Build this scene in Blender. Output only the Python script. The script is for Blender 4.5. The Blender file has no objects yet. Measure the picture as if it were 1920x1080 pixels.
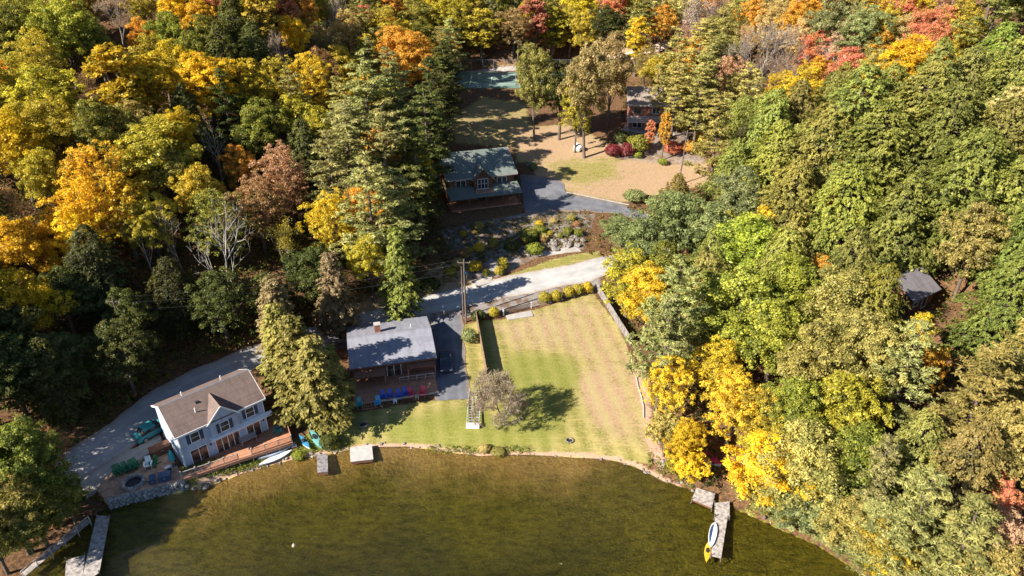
import bpy, math, random
import numpy as np
from mathutils import Vector, Matrix

# ------------------------------------------------------------------ camera, world, sun
scene = bpy.context.scene
C = scene.collection
F_PX, PITCH, CAM_H = 1330.0, math.radians(30.0), 60.0
cam_data = bpy.data.cameras.new('camera')
cam_data.sensor_width = 36.0
cam_data.lens = 36.0 * F_PX / 1920.0
cam_data.clip_start = 0.5
cam_data.clip_end = 3000.0
cam = bpy.data.objects.new('camera', cam_data)
cam.location = (0, 0, CAM_H)
cam.rotation_euler = (math.pi / 2 - PITCH, 0, 0)
C.objects.link(cam)
scene.camera = cam

SUN_EL, SUN_AZ = math.radians(33.5), math.radians(30.0)     # light travels towards +x and AZ towards +y
world = bpy.data.worlds.new('World')
scene.world = world
world.use_nodes = True
wn, wl = world.node_tree.nodes, world.node_tree.links
wn.clear()
sky = wn.new('ShaderNodeTexSky')
sky.sky_type = 'NISHITA'
sky.sun_disc = False
sky.air_density = 0.75
sky.dust_density = 0.15
sky.ozone_density = 3.0
sky.sun_elevation = SUN_EL
# Nishita rotation: 0 = sun towards +y, growing clockwise seen from above
sx_, sy_ = -math.cos(SUN_AZ), -math.sin(SUN_AZ)
sky.sun_rotation = math.atan2(sx_, sy_)
bg = wn.new('ShaderNodeBackground')
bg.inputs['Strength'].default_value = 0.066
wo = wn.new('ShaderNodeOutputWorld')
wl.new(sky.outputs[0], bg.inputs[0]); wl.new(bg.outputs[0], wo.inputs[0])

sun_data = bpy.data.lights.new('sun', 'SUN')
sun_data.energy = 5.0
sun_data.angle = math.radians(0.5)
sun_data.color = (1.0, 0.93, 0.82)
sun = bpy.data.objects.new('sun', sun_data)
ldir = Vector((math.cos(SUN_AZ) * math.cos(SUN_EL), math.sin(SUN_AZ) * math.cos(SUN_EL), -math.sin(SUN_EL)))
sun.rotation_euler = ldir.to_track_quat('-Z', 'Y').to_euler()
sun.location = (-80, -40, 120)
C.objects.link(sun)

scene.view_settings.view_transform = 'Standard'
scene.view_settings.look = 'None'
scene.view_settings.exposure = 1.36
scene.view_settings.gamma = 1.0
scene.view_settings.use_curve_mapping = False
scene.render.engine = 'CYCLES'
scene.cycles.max_bounces = 5
scene.cycles.diffuse_bounces = 3
scene.cycles.transmission_bounces = 3
scene.cycles.transparent_max_bounces = 6
scene.cycles.caustics_reflective = False
scene.cycles.caustics_refractive = False

# ------------------------------------------------------------------ ray helpers (survey of the place: pixel of the photo -> metres)
_cp, _sp = math.cos(PITCH), math.sin(PITCH)
def ray(u, v):
    a = (u - 960) / F_PX; b = -(v - 540) / F_PX
    return np.array([a, _cp + b * _sp, -_sp + b * _cp])
def P(u, v, z):
    d = ray(u, v)
    return np.array([0, 0, CAM_H]) + d * ((z - CAM_H) / d[2])
def proj(X):
    x, y, z = X[0], X[1], X[2] - CAM_H
    f = y * _cp - z * _sp; w = y * _sp + z * _cp
    return 960 + F_PX * x / f, 540 - F_PX * w / f

# ------------------------------------------------------------------ tagging helpers
def tag(o, label, cat, group=None, kind=None):
    if label: o['label'] = label
    if cat: o['category'] = cat
    if group: o['group'] = group
    if kind: o['kind'] = kind
    return o
def empty(name, loc, rz=0.0, label=None, cat=None, group=None):
    o = bpy.data.objects.new(name, None)
    o.empty_display_size = 0.3
    C.objects.link(o)
    o.location = tuple(loc); o.rotation_euler = (0, 0, rz)
    return tag(o, label, cat, group)
def new_obj(name, me, parent=None, loc=None, rz=None):
    o = bpy.data.objects.new(name, me)
    C.objects.link(o)
    if parent is not None: o.parent = parent
    if loc is not None: o.location = tuple(loc)
    if rz is not None: o.rotation_euler = (0, 0, rz)
    return o
def copy_tree(o, parent=None):
    c = o.copy(); C.objects.link(c); c.parent = parent
    for ch in list(o.children): copy_tree(ch, c)
    return c

def np_mesh(name, V, Fq, mat=None, smooth=False):
    """V (n,3), Fq (m,k) with a constant k"""
    V = np.ascontiguousarray(V, dtype=np.float32); Fq = np.ascontiguousarray(Fq, dtype=np.int32)
    me = bpy.data.meshes.new(name)
    k = Fq.shape[1]
    me.vertices.add(len(V)); me.vertices.foreach_set('co', V.ravel())
    me.loops.add(Fq.size); me.loops.foreach_set('vertex_index', Fq.ravel())
    me.polygons.add(len(Fq))
    me.polygons.foreach_set('loop_start', np.arange(0, Fq.size, k, dtype=np.int32))
    me.polygons.foreach_set('loop_total', np.full(len(Fq), k, dtype=np.int32))
    if smooth: me.polygons.foreach_set('use_smooth', np.ones(len(Fq), dtype=bool))
    me.update(calc_edges=True)
    if mat: me.materials.append(mat)
    return me
def add_attr(me, name, arr):
    a = me.attributes.new(name, 'FLOAT', 'POINT')
    a.data.foreach_set('value', np.ascontiguousarray(arr, dtype=np.float32))
def add_color(me, name, arr):
    a = me.attributes.new(name, 'FLOAT_COLOR', 'POINT')
    a.data.foreach_set('color', np.ascontiguousarray(arr, dtype=np.float32).ravel())

class MB:
    """collects shapes, then links them as one mesh object"""
    def __init__(s): s.v = []; s.f = []; s.sm = []
    def add(s, vs, fs, smooth=False):
        b = len(s.v)
        s.v += [tuple(map(float, p)) for p in vs]
        s.f += [tuple(b + i for i in f) for f in fs]
        s.sm += [smooth] * len(fs)
        return s
    def box(s, x0, x1, y0, y1, z0, z1):
        return s.add([(x0,y0,z0),(x1,y0,z0),(x1,y1,z0),(x0,y1,z0),(x0,y0,z1),(x1,y0,z1),(x1,y1,z1),(x0,y1,z1)],
                     [(0,3,2,1),(4,5,6,7),(0,1,5,4),(1,2,6,5),(2,3,7,6),(3,0,4,7)])
    def bar(s, a, b, w, h, up=(0,0,1)):
        """square bar from a to b; w across, h along up"""
        a, b = Vector(a), Vector(b); d = (b - a).normalized(); u = Vector(up)
        if abs(d.dot(u)) > .98: u = Vector((1,0,0))
        r = d.cross(u).normalized() * (w/2); u = r.cross(d).normalized() * (h/2)
        c = [a-r-u, a+r-u, a+r+u, a-r+u, b-r-u, b+r-u, b+r+u, b-r+u]
        return s.add(c, [(0,1,2,3),(4,7,6,5),(0,4,5,1),(1,5,6,2),(2,6,7,3),(3,7,4,0)])
    def tube(s, pts, rad, n=6, cap=True, smooth=True):
        pts = [Vector(p) for p in pts]; rings = []; vs = []
        for i, p in enumerate(pts):
            d = (pts[min(i+1, len(pts)-1)] - pts[max(i-1, 0)]).normalized()
            u = Vector((0,0,1)) if abs(d.z) < .9 else Vector((1,0,0))
            r = d.cross(u).normalized(); w = r.cross(d).normalized()
            R = rad[i] if isinstance(rad, (list, tuple)) else rad
            vs += [p + (r*math.cos(2*math.pi*k/n) + w*math.sin(2*math.pi*k/n)) * R for k in range(n)]
        fs = []
        for i in range(len(pts)-1):
            for k in range(n):
                fs.append((i*n+k, (i+1)*n+k, (i+1)*n+(k+1)%n, i*n+(k+1)%n))
        s.add(vs, fs, smooth)
        if cap:
            s.add(vs[:n], [tuple(range(n))]); s.add(vs[-n:], [tuple(reversed(range(n)))])
        return s
    def prism(s, poly, z0, z1):
        n = len(poly)
        # counter clockwise order for outward faces
        ar = sum(poly[i][0]*poly[(i+1)%n][1]-poly[(i+1)%n][0]*poly[i][1] for i in range(n))
        if ar < 0: poly = list(reversed(poly))
        vs = [(p[0], p[1], z0) for p in poly] + [(p[0], p[1], z1) for p in poly]
        fs = [tuple(reversed(range(n))), tuple(range(n, 2*n))] + [(i, (i+1)%n, n+(i+1)%n, n+i) for i in range(n)]
        return s.add(vs, fs)
    def extr_x(s, prof, x0, x1):
        """profile of (y,z) extruded along x"""
        n = len(prof)
        ar = sum(prof[i][0]*prof[(i+1)%n][1]-prof[(i+1)%n][0]*prof[i][1] for i in range(n))
        if ar < 0: prof = list(reversed(prof))
        vs = [(x0, p[0], p[1]) for p in prof] + [(x1, p[0], p[1]) for p in prof]
        fs = [tuple(reversed(range(n))), tuple(range(n, 2*n))] + [(i, (i+1)%n, n+(i+1)%n, n+i) for i in range(n)]
        return s.add(vs, fs)
    def extr_y(s, prof, y0, y1):
        """profile of (x,z) extruded along y"""
        n = len(prof)
        ar = sum(prof[i][0]*prof[(i+1)%n][1]-prof[(i+1)%n][0]*prof[i][1] for i in range(n))
        if ar > 0: prof = list(reversed(prof))
        vs = [(p[0], y0, p[1]) for p in prof] + [(p[0], y1, p[1]) for p in prof]
        fs = [tuple(reversed(range(n))), tuple(range(n, 2*n))] + [(i, (i+1)%n, n+(i+1)%n, n+i) for i in range(n)]
        return s.add(vs, fs)
    def ball(s, c, r, n=8, m=5, sz=1.0, jit=0.0, rng=None):
        vs = [(c[0], c[1], c[2]-r*sz)]
        for i in range(1, m):
            t = math.pi*i/m
            for k in range(n):
                q = r*(1 + (rng.uniform(-jit, jit) if rng else 0))
                vs.append((c[0]+q*math.sin(t)*math.cos(2*math.pi*k/n), c[1]+q*math.sin(t)*math.sin(2*math.pi*k/n), c[2]-q*sz*math.cos(t)))
        vs.append((c[0], c[1], c[2]+r*sz)); L = len(vs)-1
        fs = [(0, 1+(k+1)%n, 1+k) for k in range(n)]
        for i in range(m-2):
            for k in range(n):
                fs.append((1+i*n+k, 1+i*n+(k+1)%n, 1+(i+1)*n+(k+1)%n, 1+(i+1)*n+k))
        b = 1+(m-2)*n
        fs += [(L, b+k, b+(k+1)%n) for k in range(n)]
        return s.add(vs, fs, jit == 0)
    def mesh(s, name, mat):
        me = bpy.data.meshes.new(name)
        me.from_pydata(s.v, [], s.f); me.materials.append(mat)
        me.polygons.foreach_set('use_smooth', s.sm)
        me.update()
        return me
    def build(s, name, mat, parent=None, loc=None, rz=None):
        return new_obj(name, s.mesh(name, mat), parent, loc, rz)

# ------------------------------------------------------------------ materials
def _nt(name):
    m = bpy.data.materials.new(name); m.use_nodes = True
    nt = m.node_tree; nt.nodes.clear()
    out = nt.nodes.new('ShaderNodeOutputMaterial')
    return m, nt, nt.nodes, nt.links, out
def N(nt, kind, **kw):
    n = nt.nodes.new(kind)
    for k, v in kw.items(): setattr(n, k, v)
    return n
def math_node(nt, op, a, b=None, clamp=False):
    n = nt.nodes.new('ShaderNodeMath'); n.operation = op; n.use_clamp = clamp
    for i, x in enumerate((a, b)):
        if x is None: continue
        if isinstance(x, (int, float)): n.inputs[i].default_value = x
        else: nt.links.new(x, n.inputs[i])
    return n.outputs[0]
def mix_col(nt, fac, a, b, mode='MIX'):
    n = nt.nodes.new('ShaderNodeMix'); n.data_type = 'RGBA'; n.blend_type = mode
    for s, x in ((n.inputs[0], fac), (n.inputs[6], a), (n.inputs[7], b)):
        if isinstance(x, (int, float)): s.default_value = x
        elif isinstance(x, (tuple, list)): s.default_value = (*x[:3], 1)
        else: nt.links.new(x, s)
    return n.outputs[2]
def ramp(nt, fac, lo, hi):
    n = nt.nodes.new('ShaderNodeMapRange'); n.interpolation_type = 'SMOOTHSTEP'
    nt.links.new(fac, n.inputs[0]); n.inputs[1].default_value = lo; n.inputs[2].default_value = hi
    return n.outputs[0]
def noise(nt, vec, scale, detail=4, rough=.55):
    n = nt.nodes.new('ShaderNodeTexNoise'); n.inputs['Scale'].default_value = scale
    n.inputs['Detail'].default_value = detail; n.inputs['Roughness'].default_value = rough
    if vec is not None: nt.links.new(vec, n.inputs['Vector'])
    return n.outputs[0]
def mapping(nt, vec, scale=(1,1,1), rot=(0,0,0)):
    n = nt.nodes.new('ShaderNodeMapping'); n.inputs['Scale'].default_value = scale; n.inputs['Rotation'].default_value = rot
    nt.links.new(vec, n.inputs['Vector']); return n.outputs[0]
def bump(nt, h, strength=.3, dist=.05):
    n = nt.nodes.new('ShaderNodeBump'); n.inputs['Strength'].default_value = strength; n.inputs['Distance'].default_value = dist
    nt.links.new(h, n.inputs['Height']); return n.outputs[0]

def mat(name, col, rough=.75, var=.2, scale=2.5, col2=None, stretch=(1,1,1), metallic=0.0, bmp=.15, spec=.35, fine=14.0):
    m, nt, nodes, L, out = _nt(name)
    co = N(nt, 'ShaderNodeTexCoord').outputs['Object']
    v = mapping(nt, co, stretch)
    n1 = noise(nt, v, scale); n2 = noise(nt, v, fine, 3)
    c2 = col2 or tuple(c*(1-2.2*var) if c*(1-2.2*var) > 0 else 0 for c in col)
    f = math_node(nt, 'ADD', math_node(nt, 'MULTIPLY', n1, .65), math_node(nt, 'MULTIPLY', n2, .35))
    c = mix_col(nt, ramp(nt, f, .32, .68), c2, tuple(min(1, x*(1+.5*var)) for x in col))
    b = N(nt, 'ShaderNodeBsdfPrincipled')
    L.new(c, b.inputs['Base Color']); b.inputs['Roughness'].default_value = rough
    b.inputs['Metallic'].default_value = metallic; b.inputs['Specular IOR Level'].default_value = spec
    if bmp: L.new(bump(nt, f, bmp, .03), b.inputs['Normal'])
    L.new(b.outputs[0], out.inputs[0])
    return m
def banded(name, col, pitch=.2, axis='Z', rough=.7, depth=.012, var=.15, gap=.5, jitter=0.25, sharp=.12):
    """boards, courses, ribs: fine joints below the size that is built as geometry"""
    m, nt, nodes, L, out = _nt(name)
    co = N(nt, 'ShaderNodeTexCoord').outputs['Object']
    sep = N(nt, 'ShaderNodeSeparateXYZ'); L.new(co, sep.inputs[0])
    a = math_node(nt, 'DIVIDE', sep.outputs[axis], pitch)
    fr = math_node(nt, 'FRACT', a); fl = math_node(nt, 'FLOOR', a)
    wn_ = N(nt, 'ShaderNodeTexWhiteNoise'); wn_.noise_dimensions = '1D'; L.new(fl, wn_.inputs['W'])
    joint = ramp(nt, fr, 0.0, sharp)
    n1 = noise(nt, co, 3.0); n2 = noise(nt, co, 20, 3)
    k = math_node(nt, 'ADD', math_node(nt, 'MULTIPLY', wn_.outputs[0], jitter), math_node(nt, 'MULTIPLY', math_node(nt, 'ADD', n1, n2), var))
    k = math_node(nt, 'ADD', k, 1 - jitter*.5 - var)
    stain = noise(nt, mapping(nt, co, (1.6,.5,.5)), .9, 5, .65)
    k = math_node(nt, 'MULTIPLY', k, math_node(nt, 'ADD', math_node(nt, 'MULTIPLY', ramp(nt, stain, .38, .68), -.26), 1.12))
    jk = math_node(nt, 'ADD', math_node(nt, 'MULTIPLY', joint, gap), 1-gap)
    c = mix_col(nt, 1.0, col, math_node(nt, 'MULTIPLY', k, jk), 'MULTIPLY')
    b = N(nt, 'ShaderNodeBsdfPrincipled'); L.new(c, b.inputs['Base Color']); b.inputs['Roughness'].default_value = rough
    b.inputs['Specular IOR Level'].default_value = .3
    L.new(bump(nt, joint, .6, depth), b.inputs['Normal'])
    L.new(b.outputs[0], out.inputs[0])
    return m
def glass(name, col=(.02,.025,.03), rough=.06):
    m, nt, nodes, L, out = _nt(name)
    b = N(nt, 'ShaderNodeBsdfPrincipled'); b.inputs['Roughness'].default_value = rough
    co = N(nt, 'ShaderNodeTexCoord').outputs['Object']
    c = mix_col(nt, ramp(nt, noise(nt, co, 1.6, 2), .45, .65), col, tuple(x*2.6+.015 for x in col))
    L.new(c, b.inputs['Base Color']); b.inputs['Specular IOR Level'].default_value = .6
    L.new(b.outputs[0], out.inputs[0])
    return m

def leaf_material():
    m, nt, nodes, L, out = _nt('foliage')
    oi = N(nt, 'ShaderNodeObjectInfo')
    t2 = N(nt, 'ShaderNodeAttribute', attribute_type='OBJECT', attribute_name='tint2')
    av = N(nt, 'ShaderNodeAttribute', attribute_type='GEOMETRY', attribute_name='v')
    ah = N(nt, 'ShaderNodeAttribute', attribute_type='GEOMETRY', attribute_name='h')
    co = N(nt, 'ShaderNodeTexCoord').outputs['Object']
    off = N(nt, 'ShaderNodeVectorMath', operation='ADD'); L.new(co, off.inputs[0])
    comb = N(nt, 'ShaderNodeCombineXYZ'); r = math_node(nt, 'MULTIPLY', oi.outputs['Random'], 57.0)
    L.new(r, comb.inputs[0]); L.new(r, comb.inputs[1]); L.new(comb.outputs[0], off.inputs[1])
    n1 = noise(nt, off.outputs[0], .42, 3)
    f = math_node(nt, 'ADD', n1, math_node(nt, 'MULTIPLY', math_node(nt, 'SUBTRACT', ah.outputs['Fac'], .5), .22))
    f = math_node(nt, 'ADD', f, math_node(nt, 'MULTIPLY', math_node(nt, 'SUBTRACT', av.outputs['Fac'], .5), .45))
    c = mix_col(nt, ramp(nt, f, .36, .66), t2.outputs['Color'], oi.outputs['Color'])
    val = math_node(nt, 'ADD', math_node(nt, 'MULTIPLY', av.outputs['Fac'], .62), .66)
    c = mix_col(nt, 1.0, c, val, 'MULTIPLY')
    d = N(nt, 'ShaderNodeBsdfDiffuse'); t = N(nt, 'ShaderNodeBsdfTranslucent'); g = N(nt, 'ShaderNodeBsdfGlossy')
    L.new(c, d.inputs['Color'])
    L.new(mix_col(nt, 1.0, c, (1.15, 1.05, .6), 'MULTIPLY'), t.inputs['Color'])
    g.inputs['Roughness'].default_value = .42; g.inputs['Color'].default_value = (.75,.8,.75,1)
    s1 = N(nt, 'ShaderNodeMixShader'); s1.inputs[0].default_value = .38
    L.new(d.outputs[0], s1.inputs[1]); L.new(t.outputs[0], s1.inputs[2])
    s2 = N(nt, 'ShaderNodeMixShader'); s2.inputs[0].default_value = .014
    L.new(s1.outputs[0], s2.inputs[1]); L.new(g.outputs[0], s2.inputs[2])
    L.new(s2.outputs[0], out.inputs[0])
    return m
def plant_material():
    """leaf clumps whose colour is a vertex colour of the leaf itself"""
    m, nt, nodes, L, out = _nt('ground_plants')
    a = N(nt, 'ShaderNodeAttribute', attribute_type='GEOMETRY', attribute_name='col')
    d = N(nt, 'ShaderNodeBsdfDiffuse'); t = N(nt, 'ShaderNodeBsdfTranslucent'); s = N(nt, 'ShaderNodeMixShader'); s.inputs[0].default_value = .3
    L.new(a.outputs['Color'], d.inputs['Color']); L.new(a.outputs['Color'], t.inputs['Color'])
    L.new(d.outputs[0], s.inputs[1]); L.new(t.outputs[0], s.inputs[2]); L.new(s.outputs[0], out.inputs[0])
    return m

M = {}
M['leaf'] = leaf_material()
M['plants'] = plant_material()
M['bark'] = mat('bark', (.16,.12,.09), .9, .3, 3, stretch=(3,3,.5))
M['bark_pale'] = mat('bark_pale', (.46,.42,.37), .85, .25, 3, col2=(.2,.17,.15), stretch=(2,2,1))
M['bark_grey'] = mat('bark_grey', (.36,.30,.26), .9, .25, 3)
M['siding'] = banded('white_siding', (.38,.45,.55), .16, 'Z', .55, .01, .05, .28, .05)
M['trim'] = mat('white_trim', (.84,.84,.82), .5, .05)
M['shutter'] = mat('blue_shutter', (.035,.07,.12), .5, .15)
M['glass'] = glass('window_glass')
M['glass_warm'] = glass('window_glass_warm', (.06,.035,.025))
M['roof_brown'] = banded('brown_shingles', (.155,.110,.094), .14, 'Y', .9, .012, .32, .22, .16)
M['roof_grey'] = banded('grey_shingles', (.225,.225,.26), .14, 'Y', .85, .012, .2, .18, .1)
M['roof_green'] = banded('green_metal_roof', (.145,.165,.145), .42, 'X', .65, .03, .16, .25, .05, .1)
M['roof_taupe'] = banded('taupe_shingles', (.25,.20,.165), .14, 'Y', .9, .012, .2, .2, .12)
M['roof_dark'] = banded('dark_shingles', (.17,.155,.165), .14, 'Y', .85, .012, .25, .2, .12)
M['log'] = banded('log_wall', (.15,.078,.042), .26, 'Z', .7, .06, .2, .5, .25, .3)
M['brownwood'] = banded('brown_wood_siding', (.17,.075,.045), .2, 'Z', .75, .015, .25, .35, .2)
M['redwood'] = banded('red_siding', (.27,.105,.07), .2, 'Z', .75, .015, .15, .3, .12)
M['deck'] = banded('deck_boards', (.40,.19,.11), .15, 'Y', .75, .012, .3, .4, .3)
M['deckrail'] = mat('deck_rail_wood', (.46,.23,.15), .7, .25, 4)
M['railwhite'] = mat('weathered_rail', (.52,.45,.40), .7, .25, 4)
M['greywood'] = banded('grey_dock_boards', (.37,.33,.30), .15, 'Y', .85, .014, .32, .5, .35)
M['dockwhite'] = banded('pale_dock_top', (.60,.56,.52), .6, 'X', .7, .008, .12, .15, .08)
M['fence_grey'] = banded('grey_fence_boards', (.40,.355,.33), .16, 'X', .85, .012, .25, .4, .25)
M['fence_brown'] = banded('brown_fence_boards', (.27,.17,.11), .16, 'X', .85, .012, .25, .4, .25)
M['pole'] = mat('pole_wood', (.17,.125,.10), .9, .3, 2, stretch=(4,4,.6))
M['wire'] = mat('wire', (.08,.08,.08), .6, .1)
M['metal'] = mat('galvanised_metal', (.55,.57,.58), .4, .1, 3, metallic=.6)
M['alu'] = mat('aluminium_frame', (.62,.63,.62), .45, .08, 3, metallic=.3)
M['dark'] = mat('dark_metal', (.03,.03,.035), .5, .1)
M['brick'] = mat('chimney_brick', (.33,.14,.09), .9, .3, 8)
M['stone'] = mat('wall_stone', (.34,.33,.32), .9, .35, 2.2, bmp=.5)
M['rock'] = mat('garden_rock', (.30,.26,.225), .9, .35, 2.5, bmp=.5)
M['concrete'] = mat('concrete', (.40,.37,.34), .85, .12, 1.2)
M['patio'] = mat('patio_leafy', (.40,.25,.16), .9, .45, 1.6, col2=(.20,.13,.10), fine=9)
M['rubber'] = mat('tyre', (.02,.02,.02), .8, .1)
def paint(name, col, rough=.4): M[name] = mat(name, col, rough, .1, 3, bmp=0.03, spec=.5); return M[name]
for n_, c_ in dict(blue_plastic=(.02,.07,.42), sky_plastic=(.05,.33,.58), teal_plastic=(.02,.33,.36), crimson_plastic=(.50,.02,.10),
                   red_plastic=(.66,.03,.06), green_plastic=(.02,.14,.06), white_plastic=(.82,.82,.82), hull_white=(.85,.86,.85),
                   hull_grey=(.40,.45,.52), hull_teal=(.16,.42,.42), hull_blue=(.06,.27,.5), yellow_plastic=(.75,.42,.03), magenta=(.5,.03,.22),
                   car_dark=(.03,.035,.05), car_teal=(.05,.26,.27), navy=(.03,.06,.14), tan_cushion=(.5,.38,.25), green_wall=(.10,.25,.2)).items():
    paint(n_, c_)

# ------------------------------------------------------------------ terrain survey
SHORE_PX = [(-260,1290),(-60,1150),(48,1074),(110,1020),(165,975),(192,955),(346,918),(400,905),(450,888),(500,873),(560,858),(640,846),(700,838),
            (760,837),(800,840),(850,848),(900,854),(960,852),(1050,854),(1100,858),(1150,862),(1195,876),(1240,900),
            (1300,920),(1345,938),(1400,962),(1460,990),(1530,1020),(1590,1058),(1640,1090),(1760,1160)]
SHORE = np.array([P(u, v, 0)[:2] for u, v in SHORE_PX])
LAKE = np.vstack([[(-160,-40)], SHORE, [(75,15),(130,-40),(150,-140),(-200,-140)]])
_lk0, _lk1 = LAKE, np.roll(LAKE, -1, 0)
SH0 = np.vstack([[(-160,-40)], SHORE, [(75,15)]]); SH1 = np.vstack([SHORE, [(75,15),(130,-40)]])
def seg_dist(X, Y, A, B):
    best = np.full(X.shape, 1e9)
    for a, b in zip(A, B):
        d = b - a; L2 = d @ d
        t = np.clip(((X-a[0])*d[0] + (Y-a[1])*d[1]) / L2, 0, 1)
        best = np.minimum(best, np.hypot(X-a[0]-t*d[0], Y-a[1]-t*d[1]))
    return best
def in_poly(X, Y, poly):
    ins = np.zeros(X.shape, bool); n = len(poly)
    for i in range(n):
        x0, y0 = poly[i]; x1, y1 = poly[(i+1) % n]
        if y0 == y1: continue
        c = ((y0 > Y) != (y1 > Y)) & (X < (x1-x0)*(Y-y0)/(y1-y0) + x0)
        ins ^= c
    return ins
CTRL = [ # pixel of the photo and surveyed height above the lake
 (800,825,.45),(1000,838,.45),(1180,850,.5),(600,845,.4),(1050,700,1.2),(930,720,1.0),(1180,720,1.2),(1000,590,2.3),(1110,545,2.6),(760,780,.8),
 (640,760,.9),(720,735,1.3),(650,620,2.3),(800,600,2.4),(850,650,1.9),(840,740,1.2),(1200,790,.8),
 (100,900,1.5),(160,860,1.6),(220,800,1.8),(300,750,2.1),(400,700,2.3),(480,670,2.4),(560,640,2.5),(620,620,2.5),(720,590,2.6),(860,558,2.8),(1000,530,3.1),(1125,505,3.5),
 (420,880,1.0),(300,860,1.45),(350,800,1.7),(260,885,1.4),(480,860,.6),(540,830,.8),(440,800,1.6),
 (900,505,3.9),(1000,492,4.1),(820,520,3.6),(1080,470,5.0),(960,460,5.6),(870,440,6.2),(900,405,6.9),(900,380,7.0),(1000,375,7.0),(1060,380,6.9),(1170,395,6.3),(1240,430,5.4),
 (1050,330,8.2),(1150,335,8.0),(1280,335,8.0),(1320,320,8.4),(1000,262,10.6),(1095,295,9.4),(900,270,10.6),(1250,290,9.6),(1180,285,9.8),
 (1200,225,12.4),(1240,240,12),(880,250,11.6),(860,200,13.2),(880,166,14),(960,168,14),(1060,168,14),(1100,150,14.2),(880,136,14),(1060,136,14),(1000,130,14.1),
 (900,118,15.2),(1100,108,15.6),(1195,92,17),(1250,80,18.5),(960,80,18),(800,150,14.6),(800,90,18),
 (700,520,4.6),(640,560,4.2),(700,430,7.5),(780,360,9.2),(780,260,11.6),(600,500,7),(500,560,5.6),(430,600,5.0),(300,690,3.2),(200,740,3.0),(100,800,3.0),(0,850,3.0),
 (200,620,6.5),(60,660,6.5),(-100,700,7),(400,480,9.5),(200,480,12),(0,520,12),(560,400,11),(640,320,12.5),(450,340,15),(250,350,17),(40,360,18),
 (650,220,15.5),(500,230,20),(300,230,23),(100,230,25),(-100,260,25),(700,120,20),(500,120,27),(250,110,32),(50,110,34),(850,50,24),(1100,40,24),(960,20,30),
 (1300,600,2.2),(1250,520,3.4),(1240,700,1.4),(1350,480,5),(1320,400,7.2),(1350,860,1.0),(1450,900,2.2),(1500,980,1.2),(1600,1020,2.0),(1700,1060,3),(1400,720,3.2),
 (1550,800,5.5),(1750,920,7),(1900,1000,7),(1550,620,7.5),(1745,590,11.5),(1690,600,10.5),(1800,560,12),(1900,760,11),(2050,850,12),(1500,450,9.5),(1700,450,14),(1900,450,18),(2050,500,19),
 (1440,300,11.5),(1380,230,14),(1600,280,16),(1800,280,21),(2000,250,26),(1500,150,20),(1700,130,26),(1900,100,33),(1330,110,19),(1400,60,25),(1600,50,32),(1850,30,42),(1200,20,28)]
CW = np.array([P(*c) for c in CTRL])
# farther land, beyond the picture
CW = np.vstack([CW, [(-260,60,20),(-260,160,48),(-260,300,80),(-120,300,66),(0,300,58),(120,300,66),(260,300,88),(260,160,52),(260,40,24),(-260,430,105),(0,430,90),(260,430,110),(160,0,10),(-170,20,6)]])
def _tps(r): return np.where(r > 1e-9, r*r*np.log(np.maximum(r, 1e-9)), 0)
def _fit(cw, lam):
    n = len(cw); x = cw[:, :2] / 100.0
    K = _tps(np.hypot(x[:,None,0]-x[None,:,0], x[:,None,1]-x[None,:,1])) + lam*np.eye(n)
    Pm = np.hstack([np.ones((n,1)), x]); A = np.zeros((n+3, n+3)); A[:n,:n] = K; A[:n,n:] = Pm; A[n:,:n] = Pm.T
    return x, np.linalg.solve(A, np.concatenate([cw[:,2], np.zeros(3)]))
_cx, _cwt = _fit(CW, .002)
def smooth(a, b, x):
    t = np.clip((x-a)/(b-a), 0, 1); return t*t*(3-2*t)
# level pads for the buildings and the court: polygon in the world, height, soft margin
PADS = []
def height(X, Y, pads=True):
    X = np.asarray(X, float); Y = np.asarray(Y, float); sh = X.shape
    x = X.ravel(); y = Y.ravel(); out = np.empty(x.size)
    for i in range(0, x.size, 20000):
        xs, ys = x[i:i+20000]/100, y[i:i+20000]/100
        K = _tps(np.hypot(xs[:,None]-_cx[None,:,0], ys[:,None]-_cx[None,:,1]))
        out[i:i+20000] = K @ _cwt[:-3] + _cwt[-3] + _cwt[-2]*xs + _cwt[-1]*ys
    d = seg_dist(x, y, SH0, SH1); inl = in_poly(x, y, LAKE)
    land = np.maximum(out, .12 + .02*np.minimum(d, 10))
    land = np.minimum(land*smooth(-.5, 3.5, d) + .05, .004 + .32*d)
    z = np.where(inl, -.004 - .11*np.minimum(d, 22) - .012*np.minimum(d, 60), land)
    if pads:
        for poly, pz, marg in PADS:
            bx0, by0 = poly.min(0)-marg; bx1, by1 = poly.max(0)+marg
            k = np.where((x > bx0) & (x < bx1) & (y > by0) & (y < by1) & ~inl)[0]
            if not len(k): continue
            dd = seg_dist(x[k], y[k], poly, np.roll(poly, -1, 0)); ii = in_poly(x[k], y[k], poly)
            w = np.where(ii, 1.0, 1 - smooth(0, marg, dd))
            z[k] = z[k]*(1-w) + pz*w
    return z.reshape(sh)
def hz(x, y): return float(height(np.array([x]), np.array([y]))[0])
def G(u, v):
    """point of the ground seen at a pixel of the photo"""
    d = ray(u, v); t = np.arange(30, 520, 1.0)
    x, y, z = d[0]*t, d[1]*t, CAM_H + d[2]*t
    g = height(x, y); k = np.argmax(z < g)
    if k == 0: k = len(t)-1
    t2 = np.linspace(t[k-1], t[k], 41); z2 = CAM_H + d[2]*t2; g2 = height(d[0]*t2, d[1]*t2)
    j = np.argmax(z2 < g2)
    return np.array([d[0]*t2[j], d[1]*t2[j], g2[j]])
def rot2(a): c, s = math.cos(a), math.sin(a); return np.array([[c, -s], [s, c]])
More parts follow.
